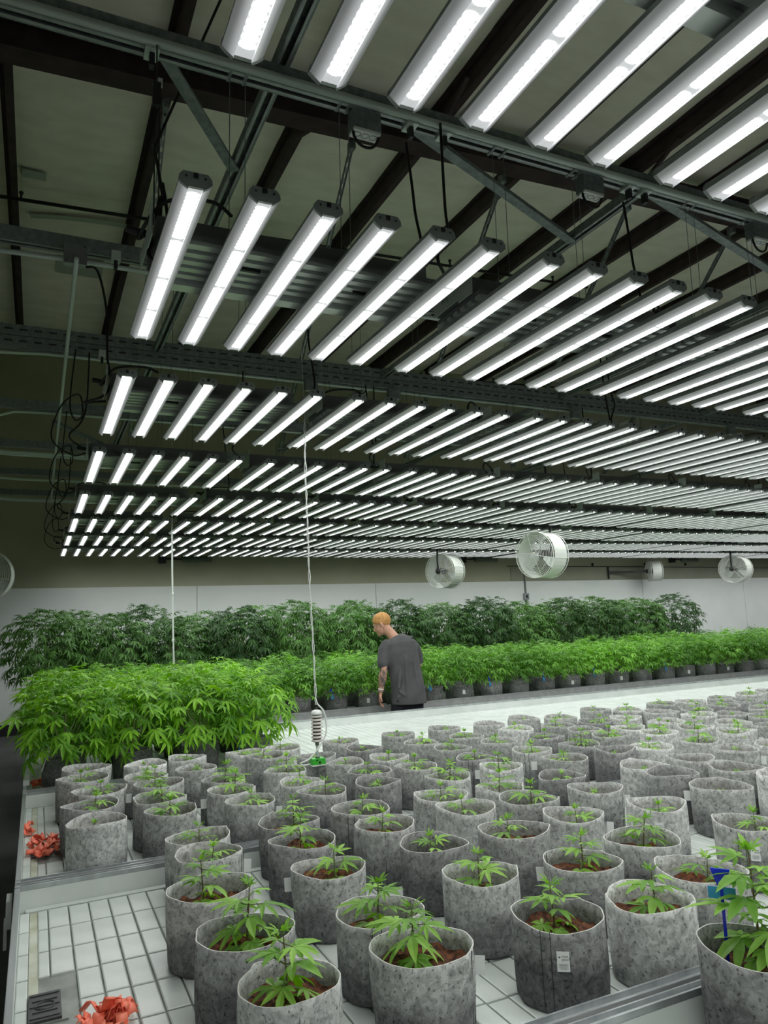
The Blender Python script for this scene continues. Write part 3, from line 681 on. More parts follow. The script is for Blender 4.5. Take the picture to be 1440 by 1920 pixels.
def fan_leaf(n, Lf, W, pet, spread=1.75, droop=.3, fold=.3, seed=0, low=False, pr_=.0016):
    """palmate leaf: petiole along +x from the origin, leaflets at its end"""
    r_ = random.Random(seed); g = G()
    if pet > 0:
        g.add([(0, -pr_, 0), (0, pr_, 0), (0, 0, pr_*1.4), (pet, -pr_*.7, pet*.06), (pet, pr_*.7, pet*.06), (pet, 0, pet*.06+pr_)], [(0, 1, 4, 3), (1, 2, 5, 4), (2, 0, 3, 5)], 1 if not low else 0)
    st = ((.25, .7), (.62, .95)) if low else ((.2, .6), (.45, 1), (.75, .68))
    for i in range(n):
        u = (i-(n-1)/2)/((n-1)/2) if n > 1 else 0
        a = u*spread+r_.uniform(-.06, .06); l = Lf*(1-.58*abs(u)**1.6)*r_.uniform(.93, 1.05)
        V, F = leaflet(l, W*(1-.35*abs(u))*r_.uniform(.9, 1.1), droop*r_.uniform(.7, 1.3), fold, st)
        tilt = r_.uniform(-.08, .12)
        R = Matrix.Rotation(a, 3, 'Z') @ Matrix.Rotation(tilt, 3, 'Y')
        g.add([R @ Vector(v)+Vector((pet, 0, pet*.06)) for v in V], F, 0)
    return g
FL_S = [fan_leaf(5, .062, .0155, .026, 1.55, .22, .3, 1).mesh('leaf', [MT['lf_s'], MT['stem']]), fan_leaf(7, .066, .0145, .030, 2.0, .3, .3, 2).mesh('leaf', [MT['lf_s'], MT['stem']]),
        fan_leaf(5, .060, .0185, .022, 1.5, .38, .25, 3).mesh('leaf', [MT['lf_s'], MT['stem']]), fan_leaf(3, .046, .018, .018, .9, .2, .2, 4).mesh('leaf', [MT['lf_s'], MT['stem']])]
def place_leaf(me, parent, p, az, pitch, sc, roll=0):
    R = Matrix.Rotation(az, 4, 'Z') @ Matrix.Rotation(pitch, 4, 'Y') @ Matrix.Rotation(roll, 4, 'X')
    return link('leaf', me, parent, p, R.to_euler(), sc)
PL = {0: (.035, .62, 3), 1: (.064, .82, 4), 2: (.098, .94, 5), 3: (.126, 1.02, 6), 4: (.150, 1.10, 7), 5: (.27, 1.5, 10)}
def seedling(pot, code, zs, seed):
    r_ = random.Random(seed); h, sc, nodes = PL[code]; h *= r_.uniform(.9, 1.12)
    dx, dy = r_.uniform(-.02, .02), r_.uniform(-.02, .02); lx, ly = r_.uniform(-.1, .1), r_.uniform(-.1, .1)
    def at(t): return Vector((lx*h*t, ly*h*t, h*t-.004))
    s = G().tube([at(0)-Vector((0, 0, .01)), at(.35), at(.7), at(1)], [.0030*sc**.5, .0026*sc**.5, .0022*sc**.5, .0014], 5).build('seedling', MT['stem_r' if code >= 3 else 'stem'], pot, loc=(dx, dy, zs))
    az = r_.uniform(0, PI)
    for i in range(nodes):
        t = (.18+.82*i/max(1, nodes-1)) if nodes > 1 else 1
        top = i >= nodes-1
        k = sc*(.72+.5*math.sin(PI*min(1, t*.85+.1)))*(.62 if top else 1)
        for j in range(2):
            a = az+PI*j+r_.uniform(-.25, .25)
            pit = (.35 if t < .5 else -.15 if not top else -.75)+r_.uniform(-.2, .2)
            me = FL_S[0] if top else FL_S[r_.choice((0, 1, 2, 1)) if t > .3 else r_.choice((2, 3, 2))]
            place_leaf(me, s, at(t), a, pit, k*r_.uniform(.85, 1.12), r_.uniform(-.25, .25))
        az += 1.35+r_.uniform(-.3, .3)
    for j in range(2 if code > 0 else 1): place_leaf(FL_S[3], s, at(1), az+j*2.4, -1.0, sc*.55)
    if code >= 4:
        for j in range(4 if code == 4 else 10):
            t = r_.uniform(.25, .8); place_leaf(FL_S[3 if j % 2 else 0], s, at(t), r_.uniform(0, 6.3), -.3, sc*r_.uniform(.4, .75))
    return s
ME_TAG = G().box((0, 0, 0), (.0012, .032, .048)).mesh('label_tag', MT['tagw'])
ME_TAGR = G().box((.014, 0, 0), (.030, .0012, .044)).mesh('label_tag', MT['tagw'])
ME_TXT = text_mesh('root\npouch', .0085, MT['mark'], 'LEFT')
gl = G()
for i, w_ in enumerate((.022, .024, .020, .024, .016)): gl.box((0, -.006-.0028*i, 0), (w_, .0009, .0003))
ME_LINES = gl.mesh('fine_print', MT['mark2'])
gm = G().add([(-.012, .010, 0), (-.009, .0125, 0), (-.006, .0115, 0), (-.0075, .0095, 0), (-.011, .0085, 0)], [(0, 1, 2, 3, 4)][::-1]); ME_LOGO = gm.mesh('leaf_mark', MT['mark'])
SHN = {'l': 'pale grey', 'm': 'grey', 'd': 'dark grey'}
PLN = {0: 'a barely visible sunken seedling', 1: 'a low small seedling', 2: 'a small leafy seedling', 3: 'a medium upright seedling', 4: 'a tall leafy seedling'}
# x, y, radius, plant size, soil level, felt shade, label/seam side
POTS=[(0.29,4.76,0.133,1,1,'m',''),(0.25,4.46,0.134,2,1,'m',''),(0.31,4.11,0.128,2,1,'m','R'),(0.25,3.83,0.128,2,1,'d',''),(0.26,3.51,0.124,1,1,'l',''),
(0.61,4.70,0.123,1,1,'l',''),(0.57,4.37,0.120,2,1,'m',''),(0.60,4.10,0.124,3,1,'m',''),(0.55,3.72,0.122,3,2,'m',''),(0.56,3.49,0.119,3,1,'m',''),
(0.86,4.75,0.118,2,1,'l',''),(0.86,4.44,0.120,1,1,'m',''),(1.21,4.72,0.116,2,1,'l',''),(1.46,4.73,0.123,2,2,'l',''),(1.28,4.49,0.122,2,2,'m',''),
(1.27,4.06,0.118,3,2,'l',''),(1.24,3.67,0.114,2,2,'l',''),(0.91,3.99,0.118,3,2,'m',''),(0.89,3.73,0.118,3,2,'l','L'),(0.91,3.46,0.120,2,1,'m','R'),
(0.97,3.05,0.125,3,2,'d',''),(1.25,3.42,0.119,2,2,'m',''),(1.88,4.76,0.121,1,2,'m',''),(1.91,4.42,0.119,1,1,'d',''),(2.34,4.81,0.120,1,1,'m',''),
(2.29,4.37,0.118,2,1,'m',''),(2.68,4.75,0.119,1,1,'m',''),(1.54,4.30,0.115,1,1,'m',''),(1.62,4.04,0.113,1,2,'m',''),(1.63,3.72,0.124,2,2,'d',''),
(1.89,4.02,0.119,2,1,'l',''),(1.90,3.70,0.116,2,2,'m',''),(1.56,3.46,0.119,1,1,'d',''),(1.94,3.42,0.120,3,1,'m',''),(1.29,3.06,0.132,2,1,'m','F'),
(1.69,3.06,0.126,2,1,'l',''),(2.67,4.43,0.122,2,1,'m',''),(3.07,4.76,0.123,0,1,'m',''),(3.41,4.80,0.127,1,1,'m','R'),(3.08,4.43,0.120,2,1,'l',''),
(2.68,4.05,0.120,2,1,'m',''),(3.07,4.08,0.119,2,1,'d',''),(2.34,4.05,0.118,2,1,'m',''),(2.30,3.72,0.118,2,1,'d','F'),(2.70,3.73,0.119,2,1,'m','F'),
(2.27,3.42,0.117,3,1,'l',''),(2.02,3.07,0.120,3,1,'l',''),(2.39,3.07,0.120,1,2,'d','R'),(1.97,2.77,0.129,3,2,'m',''),(1.67,2.81,0.129,2,1,'l',''),
(3.68,4.69,0.128,2,1,'m',''),(3.41,4.38,0.120,2,1,'m',''),(4.14,4.82,0.124,2,1,'m',''),(4.37,4.70,0.127,2,1,'m',''),(3.76,4.39,0.124,2,1,'d',''),
(4.08,4.42,0.120,1,1,'l',''),(3.76,4.06,0.121,2,1,'l',''),(3.41,4.09,0.121,1,1,'m',''),(3.07,3.75,0.126,3,1,'d',''),(3.39,3.81,0.123,3,1,'m',''),
(3.08,3.45,0.120,1,0,'d',''),(2.70,3.43,0.125,2,1,'m',''),(2.93,3.06,0.129,1,0,'l','R'),(3.35,3.43,0.126,2,1,'l','L'),(4.84,4.80,0.129,2,1,'m',''),
(5.18,4.80,0.126,1,1,'m',''),(5.55,4.78,0.130,1,1,'m',''),(5.92,4.78,0.129,2,1,'m',''),(6.24,4.82,0.131,1,1,'m',''),(5.54,4.51,0.127,1,1,'d',''),
(4.47,4.44,0.130,0,1,'m',''),(4.76,4.35,0.122,2,1,'d',''),(5.09,4.38,0.126,2,1,'d',''),(5.21,4.09,0.126,2,1,'m',''),(4.12,4.06,0.124,1,1,'l',''),
(4.52,4.12,0.128,2,1,'l',''),(4.79,4.04,0.126,1,1,'m',''),(4.85,3.80,0.125,2,1,'m',''),(3.74,3.75,0.124,3,1,'l',''),(4.09,3.76,0.127,2,2,'l',''),
(4.47,3.77,0.125,1,1,'l',''),(4.13,3.47,0.125,3,1,'l','R'),(3.72,3.43,0.129,3,1,'l',''),(4.49,3.49,0.126,2,1,'m',''),(3.62,3.06,0.123,1,1,'m','R'),
(3.98,3.06,0.128,1,1,'l',''),(3.25,3.05,0.124,0,0,'m',''),(2.85,2.79,0.128,0,0,'d','R'),(3.25,2.75,0.134,1,0,'m',''),(2.85,2.51,0.133,1,0,'m','L'),
(3.26,2.48,0.134,1,0,'l',''),(2.38,2.44,0.127,2,0,'l','F'),(2.44,2.03,0.126,2,1,'m','F'),(2.37,2.80,0.122,1,0,'m','R'),(2.00,2.51,0.127,2,0,'l','R'),
(1.28,2.79,0.126,2,2,'m','S'),(1.32,2.45,0.124,2,1,'d',''),(0.93,2.78,0.125,3,2,'d',''),(0.91,2.44,0.121,2,2,'m','L'),(0.90,2.01,0.124,4,1,'m','S'),
(0.90,1.76,0.128,4,2,'m','R'),(1.29,2.10,0.121,3,1,'m',''),(1.65,2.43,0.130,2,2,'m',''),(0.55,1.75,0.119,4,2,'l',''),(0.52,2.04,0.128,4,2,'d',''),
(0.51,2.42,0.130,3,2,'m',''),(0.58,2.78,0.122,2,1,'m','R'),(0.59,3.02,0.123,2,1,'m',''),(1.31,1.74,0.126,3,2,'d','F'),(1.60,1.69,0.125,3,2,'l',''),
(1.66,2.05,0.126,3,2,'m','L'),(1.96,2.09,0.132,3,2,'m',''),(1.88,1.76,0.132,2,2,'m',''),(1.58,1.33,0.134,5,2,'d','')]
rows = {}
for i, p in enumerate(POTS):
    y = p[1]
    cuts = (1.5, 1.90, 2.24, 2.62, 2.90, 3.25, 3.60, 3.90, 4.24, 4.58, 9)
    rows.setdefault(sum(y > c for c in cuts), []).append((p[0], i))
place_of = {}
for r_, lst in rows.items():
    for k, (x, i) in enumerate(sorted(lst)): place_of[i] = (r_, k)
for i, (x, y, r, code, so, sh, tg) in enumerate(POTS):
    row, k = place_of[i]
    if row == 0: lab = 'dark grey felt pot with the largest young plant, at bottom right corner'
    else: lab = '%s felt pot, %s, %s from left in seedling row %s' % (SHN[sh], PLN[code][2:] if 0 else PLN[code].replace('a ', '').replace('barely visible ', ''), od(k), ['', 'one (nearest)', 'two', 'three', 'four', 'five', 'six', 'seven', 'eight', 'nine', 'ten (farthest)'][row])
    pot = empty('potted_seedling', (x, y, TZ+.0005), label=lab, cat='potted plant', group='young plants in felt pots')
    va = math.atan2(y, x)+PI          # towards the camera side
    s = r/.125
    rzp = {'F': va, 'S': va+.2, 'R': va+PI/2, 'L': va-PI/2}.get(tg, rnd.uniform(0, 6.28))
    pm = link('fabric_pot', POTM[sh][i % 5], pot, rot=(0, 0, rnd.uniform(0, 6.28)), scale=(s, s, rnd.uniform(.97, 1.06)))
    link('soil', SOILM[so][i % 3], pot, rot=(0, 0, rnd.uniform(0, 6.28)), scale=(s*.985, s*.985, 1))
    seedling(pot, code, SOILZ[so], i*7+3)
    if tg:
        g = G()
        for a in (-.10, .10):
            aa = rzp-.28+a
            g.tube([((r*q+.0012)*math.cos(aa), (r*q+.0012)*math.sin(aa), z) for q, z in ((.975, .006), (.99, .06), (.995, .11), (1.0, .16), (1.01, .203))], .0011, 4)
        g.build('seam', MT['stitch'], pot)
        if tg == 'F':
            a = rzp+.05
            t = link('label_tag', ME_TAG, pot, ((r+.004)*math.cos(a), (r+.004)*math.sin(a), .135), (0, 0, a))
            if row <= 3:
                for me, of in ((ME_TXT, (.0009, -.003, .009)), (ME_LINES, (.0009, .0, .0)), (ME_LOGO, (.0009, 0, 0))):
                    link('print', me, t, of, (PI/2, 0, PI/2))
        elif tg in 'RL':
            a = rzp
            link('label_tag', ME_TAGR, pot, ((r-.001)*math.cos(a), (r-.001)*math.sin(a), .15), (0, .05, a))
    if row == 0:
        g = G().add([(-.018, 0, .09), (.018, 0, .09), (.006, 0, .055), (-.006, 0, .055), (-.018, .003, .09), (.018, .003, .09), (.006, .003, .055), (-.006, .003, .055)], [(0, 1, 2, 3), (7, 6, 5, 4), (0, 4, 5, 1), (1, 5, 6, 2), (2, 6, 7, 3), (3, 7, 4, 0)])
        g.box((0, .0015, -.02), (.006, .003, .15)).box((0, .0015, .045), (.05, .002, .022), mi=1)
        g.build('plant_tag', [MT['blue'], MT['cyan']], pot, loc=(-.045, .05, .265), rot=(0, 0, -.88), scale=1.25)

# ================================================================ BUSHES
def crown_leaves(seed, n, rx, rz, zc, sc, top=.5):
    r_ = random.Random(seed); out = []
    for i in range(n):
        u = (i+.5)/n; zz = 1-1.75*u; az = i*2.39996+r_.uniform(-.3, .3)
        rr = math.sqrt(max(0, 1-zz*zz)); d = r_.uniform(.62, 1.0) if i % 3 else r_.uniform(.35, .8)
        p = Vector((rx*rr*math.cos(az)*d, rx*rr*math.sin(az)*d, zc+rz*zz*(d*.5+.5)+r_.uniform(-.02, .03)))
        pit = (-.35 if zz > .6 else .05 if zz > .1 else .45)+r_.uniform(-.3, .35)
        out.append((p, az+r_.uniform(-.5, .5), pit, sc*r_.uniform(.75, 1.2)*(1 if zz < .75 else .7), r_.uniform(-.4, .4)))
    return out
def bake(name, leaves, temps, mats, seed=0, stems=None):
    r_ = random.Random(seed); VS = []; FS = []; MI = []; b = 0
    T = [(np.array([tuple(v) for v in t.v]), t.f, t.m) for t in temps]
    for (p, az, pit, s, roll) in leaves:
        v, f, m = T[r_.randrange(len(T))]
        R = np.array((Matrix.Rotation(az, 3, 'Z') @ Matrix.Rotation(pit, 3, 'Y') @ Matrix.Rotation(roll, 3, 'X')))
        VS.append((v*s) @ R.T+np.array(p)); FS += [tuple(b+i for i in q) for q in f]; MI += m; b += len(v)
    if stems:
        for q in stems.f: FS.append(tuple(b+i for i in q)); MI.append(1)
        VS.append(np.array([tuple(v) for v in stems.v])); b += len(stems.v)
    me = bpy.data.meshes.new(name); me.from_pydata(np.concatenate(VS).tolist(), [], FS)
    for m in mats: me.materials.append(m)
    me.polygons.foreach_set('material_index', MI); me.update(); return me
def stems(seed, n, z0, rx, z1, r0=.006):
    r_ = random.Random(seed); g = G()
    g.tube([(0, 0, z0-.02), (0, 0, z0+(z1-z0)*.9)], [r0*1.5, r0*.6], 5)
    for i in range(n):
        a = i*2.4; d = rx*r_.uniform(.4, .85); zb = z0+(z1-z0)*r_.uniform(.05, .45)
        g.tube([(0, 0, zb), (d*.5*math.cos(a), d*.5*math.sin(a), zb+(z1-zb)*.35), (d*math.cos(a), d*math.sin(a), zb+(z1-zb)*r_.uniform(.6, .95))], [r0*.8, r0*.6, r0*.35], 4)
    return g
TC = [fan_leaf(7, .105, .023, .05, 1.9, .45, .3, s) for s in (11, 12, 13)]
TD = [fan_leaf(5, .072, .019, .03, 1.6, .4, .3, s, True) for s in (21, 22, 23)]
TE = [fan_leaf(7, .100, .021, .03, 1.9, .55, .3, s, True) for s in (31, 32, 33)]
TT = fan_leaf(5, .055, .012, .01, 1.5, .2, .3, 41, True)
MC = [t.mesh('leaf', [MT['lf_c'], MT['stem']]) for t in TC]
def tufts(seed, n, rx, z, sc):
    """upright shoot tips along the top of a crown"""
    r_ = random.Random(seed); out = []
    for i in range(n):
        a = r_.uniform(0, 6.3); d = rx*math.sqrt(r_.uniform(0, .8)); hz = z*(1-.28*(d/rx)**2)+r_.uniform(-.03, .03)
        for j in range(5): out.append((Vector((d*math.cos(a), d*math.sin(a), hz)), j*1.26+r_.uniform(-.2, .2), -.45+r_.uniform(-.3, .4), sc*r_.uniform(.6, .95), 0))
    return out
# left part of the bench with bushy plants
CX = [.20, .62, 1.04, 1.46]; CYs = [5.24, 5.66, 6.08, 6.50]
BUSHM = [bake('foliage', crown_leaves(50+s, 120, .25, .23, .43, .98)+tufts(60+s, 7, .22, .62, .62), TC, [MT['lf_c'], MT['stem']], s, stems(s, 7, .13, .22, .5)) for s in range(4)]
for j, y in enumerate(CYs):
    for i, x in enumerate(CX):
        lab = 'bushy bright green potted plant, %s from left, %s of left-hand group' % (od(i), ['front row', 'second row', 'third row', 'back row'][j])
        t = empty('potted_bush', (x+rnd.uniform(-.02, .02)-(.06 if j == 0 and i > 2 else 0), y+rnd.uniform(-.02, .02), TZ+.0005), label=lab, cat='potted plant', group='bushy plants at left')
        link('fabric_pot', POTM['x'][(i+j) % 5], t, rot=(0, 0, i*1.3), scale=(1, 1, 1.05)); link('soil', SOILM[2][0], t)
        if j == 0:
            st = stems(80+i, 6, .14, .2, .55).build('branches', MT['stem'], t)
            for q, (p, az, pit, s, ro) in enumerate(crown_leaves(90+i, 105, .27, .25, .41, 1.02)+tufts(95+i, 6, .2, .58, .6)):
                R = Matrix.Rotation(az, 4, 'Z') @ Matrix.Rotation(pit, 4, 'Y') @ Matrix.Rotation(ro, 4, 'X')
                link('leaf', MC[q % 3], t, p, R.to_euler(), s)
            if i in (0, 3):
                g = G().box((0, 0, .02), (.022, .003, .07)).box((0, 0, -.05), (.008, .003, .1)).build('plant_tag', MT['cyan'] if i else MT['white_p'], t, loc=(-.09 if i else -.10, -.07, .24), rot=(0, .3, -.3))
        else:
            o = link('foliage', BUSHM[(i+2*j) % 4], t, rot=(0, 0, rnd.uniform(0, 6.28)), scale=rnd.uniform(.95, 1.08)); o['kind'] = 'stuff'
# long bench beyond the aisle
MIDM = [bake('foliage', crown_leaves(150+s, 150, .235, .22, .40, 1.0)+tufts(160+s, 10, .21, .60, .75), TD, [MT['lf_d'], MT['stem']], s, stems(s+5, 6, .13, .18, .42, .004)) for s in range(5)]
DX = [.16+.398*i for i in range(29)]
for j, y in enumerate((7.56, 7.90, 8.24, 8.58, 8.92)):
    for i, x in enumerate(DX):
        if j == 0: lab = 'felt pot with leafy green plant, %s from left in front row of the long bench' % od(i)
        else: lab = 'leafy green plant behind the front row of the long bench beyond the aisle'
        t = empty('potted_plant', (x+rnd.uniform(-.02, .02)+.1*(j % 2), y+rnd.uniform(-.015, .015), TZ+.0005), label=lab, cat='potted plant', group='front row plants of the long bench' if j == 0 else 'rear rows of the long bench')
        sc = rnd.uniform(.9, 1.0)
        link('fabric_pot', POTM['x' if (i*7+j) % 3 else 'd'][(i+j) % 5], t, rot=(0, 0, i*2.3), scale=(.98, .98, 1)); link('soil', SOILM[1][0], t)
        o = link('foliage', MIDM[(i*3+j) % 5], t, rot=(0, 0, rnd.uniform(0, 6.28)), scale=(1.0, 1.0, rnd.uniform(.88, 1.03))); o['kind'] = 'stuff'
        if j == 0 and i in (3, 5, 7, 9, 10, 12, 14, 16, 19):
            g = G().box((0, 0, .03), (.022, .003, .05)).box((0, 0, -.03), (.03, .003, .045), mi=1)
            g.build('plant_tag', [MT['blue'], MT['cyan']], t, loc=(-.09, -.10, .225), rot=(0, -.15, 0))
        if j == 0 and i in (4, 8, 11, 15, 17, 20, 22, 26):
            link('label_tag', ME_TAG, t, (-.06, -.115, .13), (0, 0, -PI/2-.5))
# tall plants by the back wall
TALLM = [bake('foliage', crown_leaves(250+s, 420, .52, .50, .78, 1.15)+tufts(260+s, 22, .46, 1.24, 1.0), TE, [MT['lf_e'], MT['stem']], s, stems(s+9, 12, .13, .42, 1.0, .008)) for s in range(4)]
n = 0
for j, y in enumerate((10.0, 10.85)):
    for i in range(14-j):
        x = .12+.80*i+.42*j
        if x > 11.4: continue
        t = empty('tall_potted_plant', (x+rnd.uniform(-.05, .05), y+rnd.uniform(-.04, .04), TZ+.0005), label='tall dark green plant by the back wall, %s from left in its %s row' % (od(i), ['near', 'far'][j]), cat='potted plant', group='tall dark plants by the back wall')
        link('fabric_pot', POTM['x'][i % 5], t, scale=(1.1, 1.1, 1.1)); link('soil', SOILM[1][0], t, scale=(1.1, 1.1, 1.1))
        hs = (1.0, .93, .88, .98, 1.03, .95, 1.0, .9, 1.02, .88, .97, .93, .95, .98)[(i+j*3) % 14]
        o = link('foliage', TALLM[(i+j) % 4], t, rot=(0, 0, rnd.uniform(0, 6.28)), scale=(1, 1, hs)); o['kind'] = 'stuff'

# ================================================================ ORANGE TAPE HEAPS
def heap(seed, n, rx, ry, h, lab, loc):
    r_ = random.Random(seed); g = G()
    for i in range(n):
        a = r_.uniform(0, 6.28); d = math.sqrt(r_.random()); x, y = rx*d*math.cos(a), ry*d*math.sin(a); z = h*(1-d*.7)*r_.uniform(.2, 1)
        az = r_.uniform(0, 6.3); w_ = r_.uniform(.009, .016); pts = []
        Ln = r_.uniform(.03, .07)
        for q in range(7):
            t = q/6; pts.append(Vector((x+Ln*(t-.5)*math.cos(az), y+Ln*(t-.5)*math.sin(az), max(.004, z+.022*math.sin(PI*t*r_.uniform(.8, 1.6)+i)))))
        side = Vector((-math.sin(az), math.cos(az), r_.uniform(-.8, .8))).normalized()*w_
        V = []; 
        for p in pts: V += [p-side, p+side+Vector((0, 0, .003))]
        g.add([v if v.z > .001 else Vector((v.x, v.y, .001)) for v in V], [(2*k, 2*k+1, 2*k+3, 2*k+2) for k in range(6)])
    me = g.mesh('orange_tape', MT['orange'], True)
    o = link('orange_tape', me, None, loc); m = o.modifiers.new('s', 'SOLIDIFY'); m.thickness = .0025
    return tag(o, lab, 'tape')
heap(1, 34, .062, .075, .055, 'crumpled heap of orange flagging tape on the lower left tray', (.185, 2.17, TZ+.004))
heap(2, 40, .075, .17, .03, 'scattered orange flagging tape on the second tray at left edge', (.065, 3.97, TZ+.006))
heap(3, 6, .02, .10, .03, 'short strip of orange tape behind the scattered heap at left', (-.005, 4.34, TZ+.004))
heap(4, 9, .04, .06, .03, 'small orange tape scrap before the bushy plants at left', (.04, 5.42, TZ+.02))
heap(5, 7, .05, .03, .02, 'lower small orange tape scrap by the bushy plants', (.085, 5.18, TZ+.012))
# white end bracket seen over the aisle at the left edge
t = empty('bench_bracket', (-.065, 3.35, .62), label='pale blue-white bench end bracket at left edge beside the aisle', cat='bracket')
G().box((0, 0, .03), (.02, .10, .10)).box((-.01, 0, -.05), (.012, .05, .10)).build('bracket_body', MT['white_p'], t)
t = empty('irrigation_valve', (-.03, 5.25, TZ+.075), label='stacked white irrigation fittings on the bench corner at left', cat='fitting')
for k in range(4): G().box((0, .17*k, .01+.0*k), (.035, .09, .03)).build('fitting', MT['white_p'], t)

# ================================================================ SENSOR HANGING FROM A ROPE
SX, SYY = 1.497, 4.16
t = empty('hanging_sensor', (SX, SYY, .885), label='white louvered climate sensor with green box hanging over the seedlings', cat='sensor')
g = G().box((0, 0, .022), (.082, .06, .034), taper=.94).box((0, 0, .002), (.084, .062, .008), mi=1).box((0, 0, -.004), (.075, .054, .006), mi=2).box((.004, -.031, .018), (.010, .004, .012), mi=2).box((-.012, -.031, .032), (.012, .004, .004), mi=2).box((.004, -.030, .006), (.001, .004, .014), mi=2)
g.build('green_box', [MT['green_p'], MT['white_p'], MT['black2']], t)
G().tube([(0, 0, .038), (0, 0, .044)], .014, 12).build('gland', MT['black2'], t)
G().tube([(0, 0, .04), (0, 0, .115)], .0075, 8).build('mast', MT['conduit'], t); G().tube([(0, 0, .11), (0, 0, .135)], .012, 8).build('collar', MT['driver'], t)
g = G()
for k in range(8):
    z = .135+k*.0195
    G().lathe([(.018, z+.010), (.026, z+.010), (.0315, z+.006), (.034, z-.001), (.031, z-.002), (.018, z+.002)], 20).build('louvre_ring', MT['shield'], t, smooth=True)
G().lathe([(.001, .31), (.020, .309), (.029, .302), (.033, .290), (.033, .285), (.001, .285)], 20).build('top_cap', MT['white_p'], t, smooth=True)
G().tube([(0, 0, .13), (0, 0, .285)], .0235, 12).build('shade_core', MT['shade_gap'], t)  # dark brown fill paints the shade between the louvres
G().ring(.006, .0012, (0, 0, .318), Matrix.Rotation(PI/2, 3, 'X'), 10, 4).build('eyelet', MT['galv'], t)
# twisted white rope with cable up to the strut, loops round the shield
zt = 1.225; g = G(); P1 = []; P2 = []
nseg = 120
for i in range(nseg+1):
    z = zt+(2.95-zt)*i/nseg; u = i/nseg; bx = SX-.02*u-.02*math.sin(u*2.2)*1; a = z*38
    P1.append((bx+.004*math.cos(a), SYY+.004*math.sin(a), z)); P2.append((bx-.004*math.cos(a)+.003*math.sin(z*9), SYY-.004*math.sin(a), z))
g.tube(P1, .0034, 4); g.tube(P2, .0022, 4)
top = P1[-1]; g.tube([top, (top[0]-.03, SYY, 3.80)], .0022, 4)
tag(g.build('hanging_rope', MT['white_p']), 'twisted white rope and cable holding up the louvered sensor', 'rope')
hang_cable('white_cable', smoothpath([(SX-.005, SYY, 1.27), (SX+.004, SYY-.01, 1.23), (SX+.035, SYY-.02, 1.19), (SX+.048, SYY-.03, 1.12), (SX+.038, SYY-.04, 1.055), (SX-.01, SYY-.05, .99), (SX-.07, SYY-.06, .935), (SX-.12, SYY-.05, .915), (SX-.10, SYY-.04, .900), (SX-.045, SYY, .895)]), .0045,
           'loose white cable looping beside the louvered sensor down to its green box', 'cable', 'white_p')
g = G(); P1 = [(1.315, 8.2, 3.78), (1.317, 8.2, 2.75), (1.322, 8.2, 2.3), (1.333, 8.2, 1.7), (1.345, 8.2, 1.25)]
g.tube(P1[1:], .010, 5); g.tube(P1[:2], .003, 4)
for z in (2.6, 2.05, 1.55): g.blob((1.32+.01*(2.6-z), 8.19, z), (.014, .014, .02), n=6, m=4)
tag(g.build('hanging_rope', MT['white_p']), 'knotted white rope hanging over the plants at left, beyond the sensor', 'rope')
t = empty('hanging_sensor', (1.345, 8.2, 1.20), label='small white sensor hidden in the plants at the foot of the knotted rope', cat='sensor')
G().lathe([(.001, .05), (.03, .045), (.035, 0), (.03, -.06), (.001, -.065)], 14).build('sensor_body', MT['white_p'], t, smooth=True)

